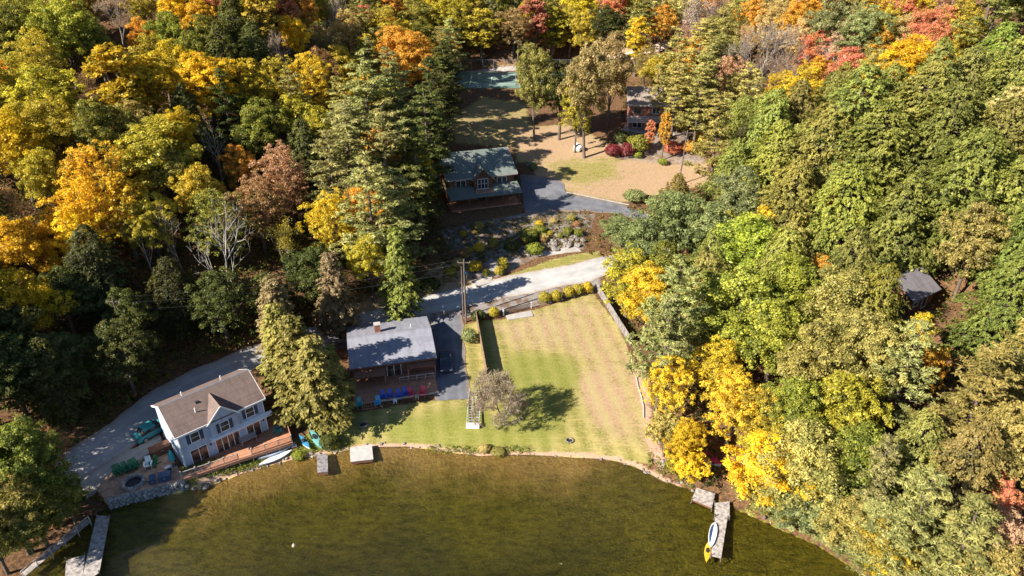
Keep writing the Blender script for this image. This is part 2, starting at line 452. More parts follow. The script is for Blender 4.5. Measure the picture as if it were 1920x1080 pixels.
def rect_at(o, ang, x0, x1, y0, y1):
    R = rot2(ang); return np.array([o[:2] + R @ np.array(p) for p in ((x0,y0),(x1,y0),(x1,y1),(x0,y1))])

# anchors of the buildings: front-left base corner and direction of the front
WH_O, WH_A = np.array([-37.35, 60.0, 1.4]), math.radians(41.7)
GH_O, GH_A = np.array([-21.3, 76.3, 1.45]), math.radians(13.2)
LH_O, LH_A = np.array([-11.75, 123.6, 7.0]), math.radians(17.0)
RH_O, RH_A = np.array([25.4, 152.6, 12.6]), math.radians(-4.0)
CB_O, CB_A = np.array([51.0, 77.6, 11.2]), math.radians(33.0)
TC_Z = 14.0
PADS += [(rect_at(WH_O, WH_A, -.4, 10.5, -.4, 7.6), 1.38, 3.0), (rect_at(GH_O, GH_A, -.5, 11.6, -3.6, 10), 1.33, 3.0),
         (rect_at(LH_O, LH_A, -.5, 13.5, -4, 12), 6.95, 4.0), (rect_at(RH_O, RH_A, -1, 12, -4.5, 9), 12.5, 5.0),
         (rect_at(CB_O, CB_A, -1, 7, -1, 6), 11.1, 4.0),
         (np.array([(-17.5,179.5),(20,179.5),(20,199),(-17.5,199)]), TC_Z-.02, 6.0)]

# ------------------------------------------------------------------ ground sheet
def px_poly(pts): return np.array([G(u, v)[:2] for u, v in pts])
def soft_in(X, Y, poly, m):
    """1 inside, falling to 0 within m outside"""
    out = np.zeros(X.shape)
    bx0, by0 = poly.min(0)-m; bx1, by1 = poly.max(0)+m
    k = (X > bx0) & (X < bx1) & (Y > by0) & (Y < by1)
    xs, ys = X[k], Y[k]
    d = seg_dist(xs, ys, poly, np.roll(poly, -1, 0)); ii = in_poly(xs, ys, poly)
    sd = np.where(ii, -d, d)
    out[k] = 1 - smooth(-m, m, sd)
    return out
def axis(lo, f0, f1, hi, fine, coarse):
    a = list(np.arange(f0, f1+1e-6, fine)); s = fine; x = f0
    left = []
    while x > lo: s = min(coarse, s*1.18); x -= s; left.append(x)
    s = fine; x = a[-1]; right = []
    while x < hi: s = min(coarse, s*1.18); x += s; right.append(x)
    return np.array(left[::-1] + a + right)
ax = axis(-1500, -62, 62, 1500, .7, 60); ay = axis(-900, 40, 205, 1800, .7, 60)
GX, GY = np.meshgrid(ax, ay)
GZ = height(GX, GY)
far = np.maximum(np.abs(GX)-200, 0)*.12 + np.maximum(GY-330, 0)*.18
GZ = np.where(np.maximum(np.abs(GX)-262, np.maximum(GY-432, 0)) > 0, np.clip(GZ, -10, 120), GZ)
GZ = np.where((GY > 432) | (np.abs(GX) > 262), np.minimum(GZ, 115), GZ)
nx, ny = len(ax), len(ay)
idx = np.arange(nx*ny).reshape(ny, nx)
quads = np.stack([idx[:-1,:-1], idx[:-1,1:], idx[1:,1:], idx[1:,:-1]], -1).reshape(-1, 4)

def height(X, Y, pads=True):
    """height of the finished ground sheet, read between its grid points"""
    X = np.asarray(X, float); Y = np.asarray(Y, float)
    i = np.clip(np.searchsorted(ax, X)-1, 0, nx-2); j = np.clip(np.searchsorted(ay, Y)-1, 0, ny-2)
    fx = np.clip((X-ax[i])/(ax[i+1]-ax[i]), 0, 1); fy = np.clip((Y-ay[j])/(ay[j+1]-ay[j]), 0, 1)
    return (GZ[j,i]*(1-fx)+GZ[j,i+1]*fx)*(1-fy) + (GZ[j+1,i]*(1-fx)+GZ[j+1,i+1]*fx)*fy

LAWN = px_poly([(905,600),(940,600),(1005,580),(1110,548),(1160,610),(1195,700),(1212,780),(1225,868),(1120,864),(900,858),(800,846),(700,842),(640,848),(590,850),(600,800),(660,775),(800,752),(880,748),(866,690),(866,610)])
DRY = [(px_poly(p), m) for p, m in (([(920,610),(1110,552),(1175,640),(1185,690),(1080,660),(960,655)], 2.5), ([(1095,690),(1150,700),(1180,740),(1175,800),(1120,800),(1085,735)], 2.0),
       ([(1170,640),(1195,690),(1205,760),(1190,760),(1175,700)], 1.2), ([(1050,640),(1170,640),(1180,690),(1060,670)], 2.5), ([(1095,600),(1175,640),(1205,760),(1205,835),(1130,835),(1100,740)], 3.5))]
GREEN = [(px_poly(p), m) for p, m in (([(960,660),(1070,670),(1090,720),(1040,830),(900,850),(960,740),(940,700)], 2.5), ([(700,800),(880,760),(960,800),(1000,845),(760,838)], 2.0),
       ([(905,600),(925,680),(935,700),(915,640)], .8))]
UPLAWN = px_poly([(960,262),(1050,300),(1160,300),(1235,290),(1325,300),(1330,345),(1250,360),(1170,380),(1080,365),(1010,335),(985,300)])
UPDRY = [(px_poly(p), m) for p, m in (([(1180,320),(1320,300),(1325,345),(1250,358),(1150,345)], 2.5), ([(960,262),(1040,260),(1070,295),(990,300)], 2.5), ([(985,318),(1100,322),(1080,340),(1000,330)], 1.5))]
MIDGRASS = px_poly([(840,225),(900,180),(985,190),(1010,265),(940,275),(850,270)])
SHOREGRASS = px_poly([(348,914),(400,898),(490,868),(560,855),(660,845),(660,800),(600,800),(545,832),(420,880),(345,900)])
UPTREES = px_poly([(955,240),(1060,232),(1130,262),(1160,300),(970,305)])
VERGE = px_poly([(925,525),(1030,488),(1125,470),(1125,492),(1030,512),(940,538)])
BANKDRY = px_poly([(640,560),(760,535),(830,490),(905,500),(930,520),(860,550),(700,585),(640,600)])
GARDEN = px_poly([(820,430),(1000,395),(1120,400),(1095,470),(1000,487),(940,520),(890,530),(850,490)])
TOPGRASS = px_poly([(860,132),(980,118),(1100,100),(1190,90),(1180,125),(1060,130),(980,132),(880,137)])
BEACH = px_poly([(490,876),(560,850),(640,840),(720,830),(850,843),(960,850),(1100,852),(1195,868),(1245,890),(1240,915),(1100,870),(900,865),(640,862),(490,890)])
BARE = px_poly([(1185,690),(1215,690),(1222,760),(1225,800),(1255,870),(1240,890),(1215,845),(1200,770)])
ROADSIDE = px_poly([(640,600),(900,535),(1125,482),(1130,545),(1010,575),(860,600),(640,655),(480,690),(330,770),(160,900),(140,850),(300,725),(480,655)])
REDYARD = px_poly([(1150,300),(1160,240),(1240,235),(1330,260),(1330,310),(1230,310)])
lawn = np.maximum.reduce([soft_in(GX, GY, LAWN, .5), soft_in(GX, GY, UPLAWN, 1.2), soft_in(GX, GY, VERGE, .6), .85*soft_in(GX, GY, MIDGRASS, 3), soft_in(GX, GY, SHOREGRASS, .6), soft_in(GX, GY, UPTREES, 2), .7*soft_in(GX, GY, TOPGRASS, 2)])
dry = np.maximum.reduce([w_*soft_in(GX, GY, p, m) for (p, m), w_ in zip(DRY+UPDRY, (.66,1,1,.68,.72,1,.95,.95))] + [.7*soft_in(GX, GY, BANKDRY, 1.5), .45*soft_in(GX, GY, MIDGRASS, 3), .8*soft_in(GX, GY, TOPGRASS, 2), soft_in(GX, GY, BARE, .8), 0.8*soft_in(GX, GY, UPLAWN, 1), .8*soft_in(GX, GY, UPTREES, 2)])
UPGREEN = px_poly([(1030,305),(1150,300),(1160,330),(1080,350),(1040,330)])
dry = dry*(1-.7*soft_in(GX, GY, UPGREEN, 2.5))
lush = np.maximum.reduce([soft_in(GX, GY, p, m) for p, m in GREEN] + [soft_in(GX, GY, SHOREGRASS, .6)])
lawn = np.maximum(lawn, .9*soft_in(GX, GY, BANKDRY, 1.0))
sd_shore = seg_dist(GX, GY, SH0, SH1)*np.where(in_poly(GX, GY, LAKE), -1, 1)
sand = np.maximum(1 - smooth(.15, 1.0, np.abs(sd_shore)), 0)*(GX > -36)*(1-smooth(17, 22, GX))
sand = np.maximum(sand, .8*soft_in(GX, GY, BARE, .6))
gravel = np.maximum(.66*soft_in(GX, GY, GARDEN, .8), .75*soft_in(GX, GY, ROADSIDE, .9))
gravel = np.maximum(gravel, .55*soft_in(GX, GY, REDYARD, 1.5))
mow = soft_in(GX, GY, LAWN, .5)
depth = np.clip(-GZ/2.2, 0, 1); murk = .8*smooth(6, 23, GX) + .5*smooth(36, 42, -GX)
me = np_mesh('ground', np.stack([GX, GY, GZ], -1).reshape(-1, 3), quads, smooth=True)
for n_, a_ in (('lawn', lawn), ('dry', dry), ('lush', lush), ('sand', sand), ('gravel', gravel), ('depth', depth), ('mow', mow), ('murk', murk)): add_attr(me, n_, a_.ravel())

def ground_material(stripe_dir):
    m, nt, nodes, L, out = _nt('ground')
    co = N(nt, 'ShaderNodeTexCoord').outputs['Object']
    A = lambda n: N(nt, 'ShaderNodeAttribute', attribute_type='GEOMETRY', attribute_name=n).outputs['Fac']
    n_big, n_mid, n_fine, n_tiny = noise(nt, co, .12, 4), noise(nt, co, .7, 5), noise(nt, co, 3.2, 5, .65), noise(nt, co, 11, 4, .7)
    edge = math_node(nt, 'SUBTRACT', math_node(nt, 'ADD', math_node(nt, 'MULTIPLY', n_mid, .55), math_node(nt, 'MULTIPLY', n_fine, .45)), .5)
    def zone(n, amt=.9, lo=.35, hi=.65): return ramp(nt, math_node(nt, 'ADD', A(n), math_node(nt, 'MULTIPLY', edge, amt)), lo, hi)
    # leaf litter of the forest floor
    lit = mix_col(nt, ramp(nt, n_fine, .35, .65), (.065,.04,.024), (.20,.105,.05))
    lit = mix_col(nt, math_node(nt, 'MULTIPLY', ramp(nt, n_tiny, .58, .72), .7), lit, (.36,.20,.06))
    lit = mix_col(nt, math_node(nt, 'MULTIPLY', ramp(nt, n_mid, .55, .75), .6), lit, (.055,.06,.02))
    # grass
    mp = mapping(nt, co, (1,1,1), (0,0,-stripe_dir))
    sep = N(nt, 'ShaderNodeSeparateXYZ'); L.new(mp, sep.inputs[0])
    wob = math_node(nt, 'ADD', sep.outputs['Y'], math_node(nt, 'MULTIPLY', n_big, 1.2))
    st = math_node(nt, 'SINE', math_node(nt, 'MULTIPLY', wob, 2*math.pi/2.3))
    st = math_node(nt, 'ADD', math_node(nt, 'MULTIPLY', st, .5), .5)
    st = math_node(nt, 'MULTIPLY', math_node(nt, 'MULTIPLY', st, A('mow')), ramp(nt, n_mid, .15, .6))
    streak = noise(nt, mapping(nt, co, (.25,2.6,1), (0,0,-stripe_dir)), 1.5, 4, .6)
    gr = mix_col(nt, ramp(nt, n_fine, .3, .7), (.15,.145,.032), (.275,.235,.072))
    gr = mix_col(nt, math_node(nt, 'MULTIPLY', ramp(nt, streak, .5, .68), .55), gr, (.42,.33,.13))
    gr = mix_col(nt, math_node(nt, 'MULTIPLY', st, .55), gr, (.44,.35,.14))
    gr = mix_col(nt, math_node(nt, 'MULTIPLY', zone('lush', 1.6, .1, .9), .62), gr, mix_col(nt, n_fine, (.11,.145,.02), (.21,.215,.04)))
    dr = mix_col(nt, ramp(nt, n_fine, .2, .8), (.32,.205,.12), (.44,.285,.195))
    dr = mix_col(nt, math_node(nt, 'MULTIPLY', st, .55), dr, (.36,.33,.13))
    gr = mix_col(nt, math_node(nt, 'MULTIPLY', zone('dry', 1.8, .1, .9), .85), gr, dr)
    gr = mix_col(nt, math_node(nt, 'MULTIPLY', ramp(nt, n_tiny, .62, .74), .45), gr, (.42,.29,.13))
    c = mix_col(nt, zone('lawn'), lit, gr)
    gv = mix_col(nt, ramp(nt, n_tiny, .3, .7), (.17,.15,.14), (.33,.29,.26))
    gv = mix_col(nt, math_node(nt, 'MULTIPLY', ramp(nt, n_mid, .45, .6), .75), gv, lit)
    c = mix_col(nt, zone('gravel', .6), c, gv)
    sd = mix_col(nt, ramp(nt, n_tiny, .35, .65), (.33,.20,.125), (.56,.38,.27))
    c = mix_col(nt, zone('sand', 1.5, .35, .75), c, sd)
    # lake bed: sand near shore, weed with depth; ripple light painted into both
    dp = A('depth')
    wv = noise(nt, mapping(nt, co, (1.0,2.4,1), (0,0,.12)), .7, 6, .72)
    wv2 = noise(nt, mapping(nt, co, (1.5,3.6,1), (0,0,-.2)), 3.2, 4, .75)
    wf = math_node(nt, 'ADD', math_node(nt, 'MULTIPLY', wv, .5), math_node(nt, 'MULTIPLY', wv2, .5))  # weed streaks, doubling as painted-in caustics of the ripples
    bed = mix_col(nt, ramp(nt, wf, .36, .66), (.48,.31,.10), (.78,.56,.24))
    weed = mix_col(nt, ramp(nt, wf, .34, .68), (.06,.064,.009), (.32,.295,.036))
    wz = ramp(nt, math_node(nt, 'ADD', math_node(nt, 'ADD', dp, A('murk')), math_node(nt, 'MULTIPLY', math_node(nt, 'SUBTRACT', noise(nt, co, .22, 5, .65), .5), .6)), .0, .40)
    bed = mix_col(nt, wz, bed, weed)
    deep = mix_col(nt, ramp(nt, wf, .34, .70), (.024,.032,.006), (.125,.132,.018))
    dz = ramp(nt, math_node(nt, 'ADD', dp, math_node(nt, 'MULTIPLY', math_node(nt, 'SUBTRACT', noise(nt, co, .10, 4, .6), .5), 1.1)), .40, 1.0)
    bed = mix_col(nt, dz, bed, deep)
    c = mix_col(nt, ramp(nt, dp, .004, .02), c, bed)
    b = N(nt, 'ShaderNodeBsdfPrincipled'); L.new(c, b.inputs['Base Color']); b.inputs['Roughness'].default_value = .95
    b.inputs['Specular IOR Level'].default_value = .1
    hgt = math_node(nt, 'ADD', n_fine, math_node(nt, 'MULTIPLY', n_tiny, .6))
    L.new(bump(nt, hgt, .55, .12), b.inputs['Normal'])
    L.new(b.outputs[0], out.inputs[0])
    return m
_a, _b = G(980, 635), G(1000, 705)
STRIPE = math.atan2(_b[1]-_a[1], _b[0]-_a[0])
me.materials.append(ground_material(STRIPE))
ground = new_obj('ground', me); tag(ground, None, None, kind='structure')

# ------------------------------------------------------------------ water
def water_material():
    m, nt, nodes, L, out = _nt('lake_water')
    co = N(nt, 'ShaderNodeTexCoord').outputs['Object']
    t = N(nt, 'ShaderNodeBsdfTransparent'); t.inputs[0].default_value = (.95,.89,.68,1)
    g = N(nt, 'ShaderNodeBsdfGlossy'); g.inputs['Roughness'].default_value = .07
    w = math_node(nt, 'ADD', noise(nt, mapping(nt, co, (1,2.2,1), (0,0,.15)), 2.2, 4, .6), math_node(nt, 'MULTIPLY', noise(nt, mapping(nt, co, (1,1.8,1), (0,0,-.3)), 6.5, 3, .6), .5))
    nm = bump(nt, w, .9, .16)
    L.new(nm, g.inputs['Normal'])
    fr = N(nt, 'ShaderNodeFresnel'); fr.inputs[0].default_value = 1.33; L.new(nm, fr.inputs['Normal'])
    mx = N(nt, 'ShaderNodeMixShader'); L.new(fr.outputs[0], mx.inputs[0]); L.new(t.outputs[0], mx.inputs[1]); L.new(g.outputs[0], mx.inputs[2])
    L.new(mx.outputs[0], out.inputs[0])
    return m
lw = MB(); lw.add([(-320,-300,0),(320,-300,0),(320,80,0),(-320,80,0)], [(0,1,2,3)])
tag(lw.build('lake', water_material()), None, None, kind='structure')

# ------------------------------------------------------------------ draped sheets: road, drives, paths
def sheet(name, left, right, material, lift=.05, n=60, mcols=6, mound=0.0, px=True, kind='structure', rough_edge=0.0):
    def pl(pts):
        p = np.array([G(u, v)[:2] for u, v in pts]) if px else np.array(pts, float)
        s = np.concatenate([[0], np.cumsum(np.hypot(*np.diff(p, axis=0).T))]); s /= s[-1]
        t = np.linspace(0, 1, n)
        # smooth resample
        x = np.interp(t, s, p[:,0]); y = np.interp(t, s, p[:,1])
        k = max(1, n//(len(pts)*3)); ker = np.ones(2*k+1)/(2*k+1)
        xs = np.convolve(np.pad(x, k, 'edge'), ker, 'valid'); ys = np.convolve(np.pad(y, k, 'edge'), ker, 'valid')
        xs[0], ys[0], xs[-1], ys[-1] = x[0], y[0], x[-1], y[-1]
        return np.stack([xs, ys], -1)
    a, b = pl(left), pl(right)
    if rough_edge:
        r = np.random.default_rng(len(name)*7)
        for q, sgn in ((a, -1), (b, 1)):
            d = (b-a); d /= np.linalg.norm(d, axis=1)[:,None]
            jit = np.convolve(r.normal(0, 1, n+4), np.ones(5)/5, 'valid')*rough_edge
            q += d*jit[:,None]*sgn
    t = np.linspace(0, 1, mcols)[None,:,None]
    XY = a[:,None,:]*(1-t) + b[:,None,:]*t
    Z = height(XY[...,0], XY[...,1]) + lift + mound*(1-(2*t[...,0]-1)**2)
    V = np.concatenate([XY, Z[...,None]], -1).reshape(-1, 3)
    ids = np.arange(n*mcols).reshape(n, mcols)
    q = np.stack([ids[:-1,:-1], ids[1:,:-1], ids[1:,1:], ids[:-1,1:]], -1).reshape(-1, 4)
    e1, e2 = V[q[0,1]]-V[q[0,0]], V[q[0,3]]-V[q[0,0]]
    if np.cross(e1, e2)[2] < 0: q = q[:, ::-1]
    me_ = np_mesh(name, V, q, material, True); add_attr(me_, 'across', np.tile(np.linspace(0, 1, mcols), n))
    o = new_obj(name, me_); tag(o, None, None, kind=kind)
    return o
def asphalt(name, c0, c1, leaf=.25, crack=True):
    m, nt, nodes, L, out = _nt(name)
    co = N(nt, 'ShaderNodeTexCoord').outputs['Object']
    n1, n2, n3 = noise(nt, co, .5, 4), noise(nt, co, 6, 4, .7), noise(nt, co, 28, 3)
    f = math_node(nt, 'ADD', math_node(nt, 'MULTIPLY', n1, .6), math_node(nt, 'MULTIPLY', n3, .4))
    c = mix_col(nt, ramp(nt, f, .35, .65), c0, c1)
    c = mix_col(nt, math_node(nt, 'MULTIPLY', ramp(nt, n2, .63, .72), leaf), c, (.38,.20,.08))
    ac = N(nt, 'ShaderNodeAttribute', attribute_type='GEOMETRY', attribute_name='across').outputs['Fac']
    ed = math_node(nt, 'ABSOLUTE', math_node(nt, 'SUBTRACT', ac, .5))
    trk = ramp(nt, math_node(nt, 'ABSOLUTE', math_node(nt, 'SUBTRACT', ed, .21)), .0, .10)
    c = mix_col(nt, math_node(nt, 'MULTIPLY', math_node(nt, 'SUBTRACT', 1.0, trk), .28), c, tuple(x*1.25 for x in c1))
    lf = ramp(nt, math_node(nt, 'ADD', ed, math_node(nt, 'MULTIPLY', math_node(nt, 'SUBTRACT', n2, .5), .5)), .38, .54)
    c = mix_col(nt, math_node(nt, 'MULTIPLY', lf, .75), c, mix_col(nt, n3, (.20,.125,.06), (.40,.26,.14)))
    if crack:
        v = N(nt, 'ShaderNodeTexVoronoi', feature='DISTANCE_TO_EDGE'); v.inputs['Scale'].default_value = .22
        dist = N(nt, 'ShaderNodeVectorMath', operation='ADD'); L.new(co, dist.inputs[0])
        nn = N(nt, 'ShaderNodeTexNoise'); nn.inputs['Scale'].default_value = .9; L.new(co, nn.inputs['Vector']); L.new(nn.outputs['Color'], dist.inputs[1])
        L.new(dist.outputs[0], v.inputs['Vector'])
        ck = ramp(nt, v.outputs['Distance'], .004, .014)
        c = mix_col(nt, ck, tuple(x*.45 for x in c0), c)
    b = N(nt, 'ShaderNodeBsdfPrincipled'); L.new(c, b.inputs['Base Color']); b.inputs['Roughness'].default_value = .9; b.inputs['Specular IOR Level'].default_value = .2
    L.new(bump(nt, n3, .35, .02), b.inputs['Normal']); L.new(b.outputs[0], out.inputs[0])
    return m
M['road'] = asphalt('road_asphalt', (.31,.30,.295), (.42,.405,.39), .3, False)
M['drive'] = asphalt('dark_asphalt', (.10,.105,.12), (.17,.17,.185), .35, False)
M['gravel'] = asphalt('pale_gravel', (.28,.255,.23), (.40,.365,.33), .25, False)
M['dirt'] = asphalt('dirt_track', (.48,.36,.27), (.62,.49,.38), .4, False)
ROAD_UP = [(-60,905),(60,868),(150,836),(210,790),(300,722),(400,676),(480,646),(600,610),(720,575),(860,540),(1000,508),(1130,484),(1200,462),(1270,430),(1330,385)]
ROAD_DN = [(-60,985),(60,940),(160,905),(235,850),(310,800),(400,735),(480,690),(620,642),(740,606),(860,580),(1000,548),(1130,522),(1230,490),(1310,452),(1375,400)]
road = sheet('road', ROAD_UP, ROAD_DN, M['road'], .05, 150, 8, .05, rough_edge=.35)
sheet('house_drive', [(806,596),(808,640),(812,690),(815,752)], [(868,590),(868,640),(874,690),(882,748)], M['drive'], .045, 40, 8, rough_edge=.25)
sheet('log_house_drive', [(975,330),(1058,336),(1058,364),(1110,372),(1175,386),(1245,412)], [(985,402),(1040,398),(1075,398),(1120,398),(1165,402),(1225,430)], M['drive'], .05, 60, 10, rough_edge=.25)
sheet('drive_edge_path', [(1062,362),(1110,372),(1178,386)], [(1061,360),(1111,369.5),(1180,383.5)], M['gravel'], .075, 20, 3)
sheet('parking_gravel', [(150,905),(180,880),(215,858),(255,840),(300,815)], [(162,935),(200,915),(235,888),(270,862),(308,838)], M['gravel'], .09, 40, 8, rough_edge=.3)
sheet('court_path', [(852,136),(900,131),(985,126)], [(852,141),(900,136),(985,131)], M['gravel'], .05, 20, 4)
sheet('hill_track', [(1140,110),(1180,98),(1230,84),(1290,70)], [(1150,122),(1190,110),(1240,96),(1300,80)], M['dirt'], .05, 30, 6)
sheet('garden_path', [(893,527),(915,508),(925,490),(935,470),(935,452)], [(915,532),(932,512),(940,494),(948,474),(946,455)], M['gravel'], .06, 30, 4, rough_edge=.15)
sheet('garden_gravel_bed', [(955,455),(985,462),(1020,470),(1080,462)], [(935,480),(975,478),(1030,480),(1090,472)], M['gravel'], .055, 30, 6, rough_edge=.25)
sheet('red_house_terrace', [(1172,232),(1205,236),(1262,240)], [(1168,246),(1205,252),(1266,258)], M['concrete'], .12, 20, 6)

# ------------------------------------------------------------------ trees: prototypes
def unit(v): return v / np.maximum(np.linalg.norm(v, axis=-1, keepdims=True), 1e-9)
def sph(r, n, zmin=-1.0):
    z = r.uniform(zmin, 1, n); a = r.uniform(0, 2*math.pi, n); s = np.sqrt(1-z*z)
    return np.stack([s*np.cos(a), s*np.sin(a), z], -1)
def leaf_quads(pos, nrm, size, r, aspect=.62, along=None):
    """small pointed four-cornered leaves or sprays"""
    n = len(pos); nrm = unit(nrm)
    t = unit(np.cross(nrm, unit(r.normal(size=(n,3))))) if along is None else unit(along - nrm*np.sum(along*nrm, -1, keepdims=True))
    b = np.cross(nrm, t); s = np.broadcast_to(np.asarray(size, float), (n,))[:,None]*.5
    V = np.stack([pos - t*s, pos + b*s*aspect - t*s*.1, pos + t*s, pos - b*s*aspect - t*s*.1], 1)
    V[:,2] += -nrm*s*.25                          # a slight fold
    return V.reshape(-1, 3), np.arange(n*4).reshape(n, 4)
def crown_mesh(name, pos, nrm, size, v, r, H, aspect=.62, along=None):
    V, Q = leaf_quads(pos, nrm, size, r, aspect, along)
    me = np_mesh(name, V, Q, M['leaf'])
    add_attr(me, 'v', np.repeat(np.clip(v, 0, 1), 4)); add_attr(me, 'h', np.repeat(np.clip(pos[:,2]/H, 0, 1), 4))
    return me
def limb(mb, a, b, r0, r1, r, bend=.12, n=4, sides=6):
    a, b = np.array(a, float), np.array(b, float); L = np.linalg.norm(b-a); pts = []; k = r.normal(0, bend*L*.5, 3); k[2] = abs(k[2])*.6 - bend*L*.25
    for i in range(n+1):
        t = i/n; pts.append(a*(1-t)+b*t + k*math.sin(math.pi*t))
    mb.tube(pts, [r0*(1-i/n)+r1*i/n for i in range(n+1)], sides, cap=False)
    return pts

def broadleaf(seed, W=9.0, H=14.0, trunk=.28, nl=13, npf=16, nlf=36, puff=.76, leafs=.215, wild=.25, top=1.0, barkm='bark', sparse=1.0):
    r = np.random.default_rng(seed); a = W/2; c = H*(1-trunk)/2; cz = H*trunk + c
    # lobes: crown made of several rounded masses of unequal size
    lc = []; lr = []
    tries = 0
    while len(lc) < nl and tries < 600:
        tries += 1
        d = sph(r, 1, -.75)[0]; q = r.uniform(.45, .82)
        w = 1.0 if d[2] > -.2 else .85
        p = np.array([d[0]*a*q*w, d[1]*a*q*w, cz + d[2]*c*q*top])
        R = a*r.uniform(.26, .44)
        if all(np.linalg.norm(p-x) > .62*(R+y) for x, y in zip(lc, lr)): lc.append(p); lr.append(R)
    lc.append(np.array([r.normal(0, .1*a), r.normal(0, .1*a), cz + c*.68])); lr.append(a*.36)
    lc.append(np.array([0, 0, cz])); lr.append(a*.5)
    pos, nrm, vv, sz = [], [], [], []
    for p, R in zip(lc, lr):
        n = max(6, int(npf*(R/(a*.34))**2*sparse))
        d = sph(r, n, -.55); pc = p + d*R*np.array([1,1,.85])*r.uniform(.72, 1.12, n)[:,None]
        pv = r.normal(.5, .17, n)
        for q, dd, v0 in zip(pc, d, pv):
            m = int(nlf*r.uniform(.55, 1.3)); pr = puff*r.uniform(.65, 1.3)
            e = sph(r, m); e = unit(e + dd*.55 + np.array([0,0,.35]))
            pos.append(q + e*pr*np.array([1,1,.72])*r.uniform(.35, 1.05, m)[:,None])
            nrm.append(e*.75 + np.array([0,0,.35]) + r.normal(0, .5, (m,3)))
            vv.append(np.clip(v0 + r.normal(0, .2, m), 0, 1)); sz.append(leafs*np.clip(r.lognormal(-.05, .38, m), .4, 2.0))
    pos = np.concatenate(pos); pos[:,2] = np.maximum(pos[:,2], H*.08)
    cm = crown_mesh('crown', pos, np.concatenate(nrm), np.concatenate(sz), np.concatenate(vv), r, H)
    mb = MB(); r0 = .022*H
    tp = limb(mb, (0,0,-.5), (r.normal(0,.2), r.normal(0,.2), H*.72), r0, r0*.3, r, .05, 6, 7)
    for p, R in zip(lc, lr):
        t = r.uniform(.35, .85); b0 = tp[int(t*6)]
        limb(mb, b0, p, r0*.42*(1.1-t), .03, r, .1, 4, 5)
    return cm, mb.mesh('trunk', M[barkm]), W, H

def pine(seed, W=9.0, H=20.0, base=.22, nwh=17, leafs=.52, dens=1.0, droop=0.0):
    """white pine: tiers of long level branches carrying flat plumes"""
    r = np.random.default_rng(seed); pos, nrm, al, vv, sz = [], [], [], [], []
    mb = MB(); tp = limb(mb, (0,0,-.5), (r.normal(0,.25), r.normal(0,.25), H*.98), .018*H, .03, r, .02, 8, 7)
    def tr(z): i = min(7, int(z/H*8)); return np.array(tp[i])*(1-(z/H*8-i)) + np.array(tp[min(8,i+1)])*(z/H*8-i)
    for k in range(nwh):
        hf = base + (1-base)*((k+.5)/nwh)**.95; z = H*hf*.98
        prof = (1-hf)**.62*1.05*min(1, (hf-base+.12)/.22) + .06
        nb = r.integers(4, 7); a0 = r.uniform(0, 6.28)
        for j in range(nb):
            if r.random() < .16: continue
            L = W/2*prof*r.uniform(.38, 1.28)
            if L < .4: L = .4
            ang = a0 + j*2*math.pi/nb + r.normal(0, .25); d = np.array([math.cos(ang), math.sin(ang), 0])
            up = r.uniform(-.02, .25) + .35*hf
            o = tr(min(H*.97, z + r.normal(0, .22)))
            tip = o + d*L + np.array([0,0,L*up - droop*L*.3])
            mb.tube([o, o*.5+tip*.5 + np.array([0,0,-.05*L]), tip], [.03+.012*L, .02+.006*L, .012], 4, cap=False)
            side = np.array([-d[1], d[0], 0]); npl = max(3, int(L*2.6*dens))
            for q in range(npl):
                t = r.uniform(.28, 1.03); sp = (1-abs(t-.65))*.36*L
                c0 = o*(1-t) + tip*t + side*r.normal(0, .5)*sp + np.array([0,0, r.normal(.1,.12)])
                m = int(r.integers(15, 26)); e = sph(r, m, -.25)
                e = unit(e*np.array([1,1,.55]) + d*.4 + np.array([0,0,.15])); pr = r.uniform(.42, .78)
                pos.append(c0 + e*pr*np.array([1,1,.42])*r.uniform(.25, 1.0, m)[:,None])
                nrm.append(np.array([0,0,.8]) + r.normal(0,.5,(m,3)) + e*.3); al.append(e + r.normal(0,.25,(m,3)))
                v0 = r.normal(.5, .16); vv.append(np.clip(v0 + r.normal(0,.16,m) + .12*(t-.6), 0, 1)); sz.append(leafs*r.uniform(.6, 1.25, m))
    pos = np.concatenate(pos)
    cm = crown_mesh('crown', pos, np.concatenate(nrm), np.concatenate(sz), np.concatenate(vv), r, H, .30, np.concatenate(al))
    return cm, mb.mesh('trunk', M['bark']), W, H

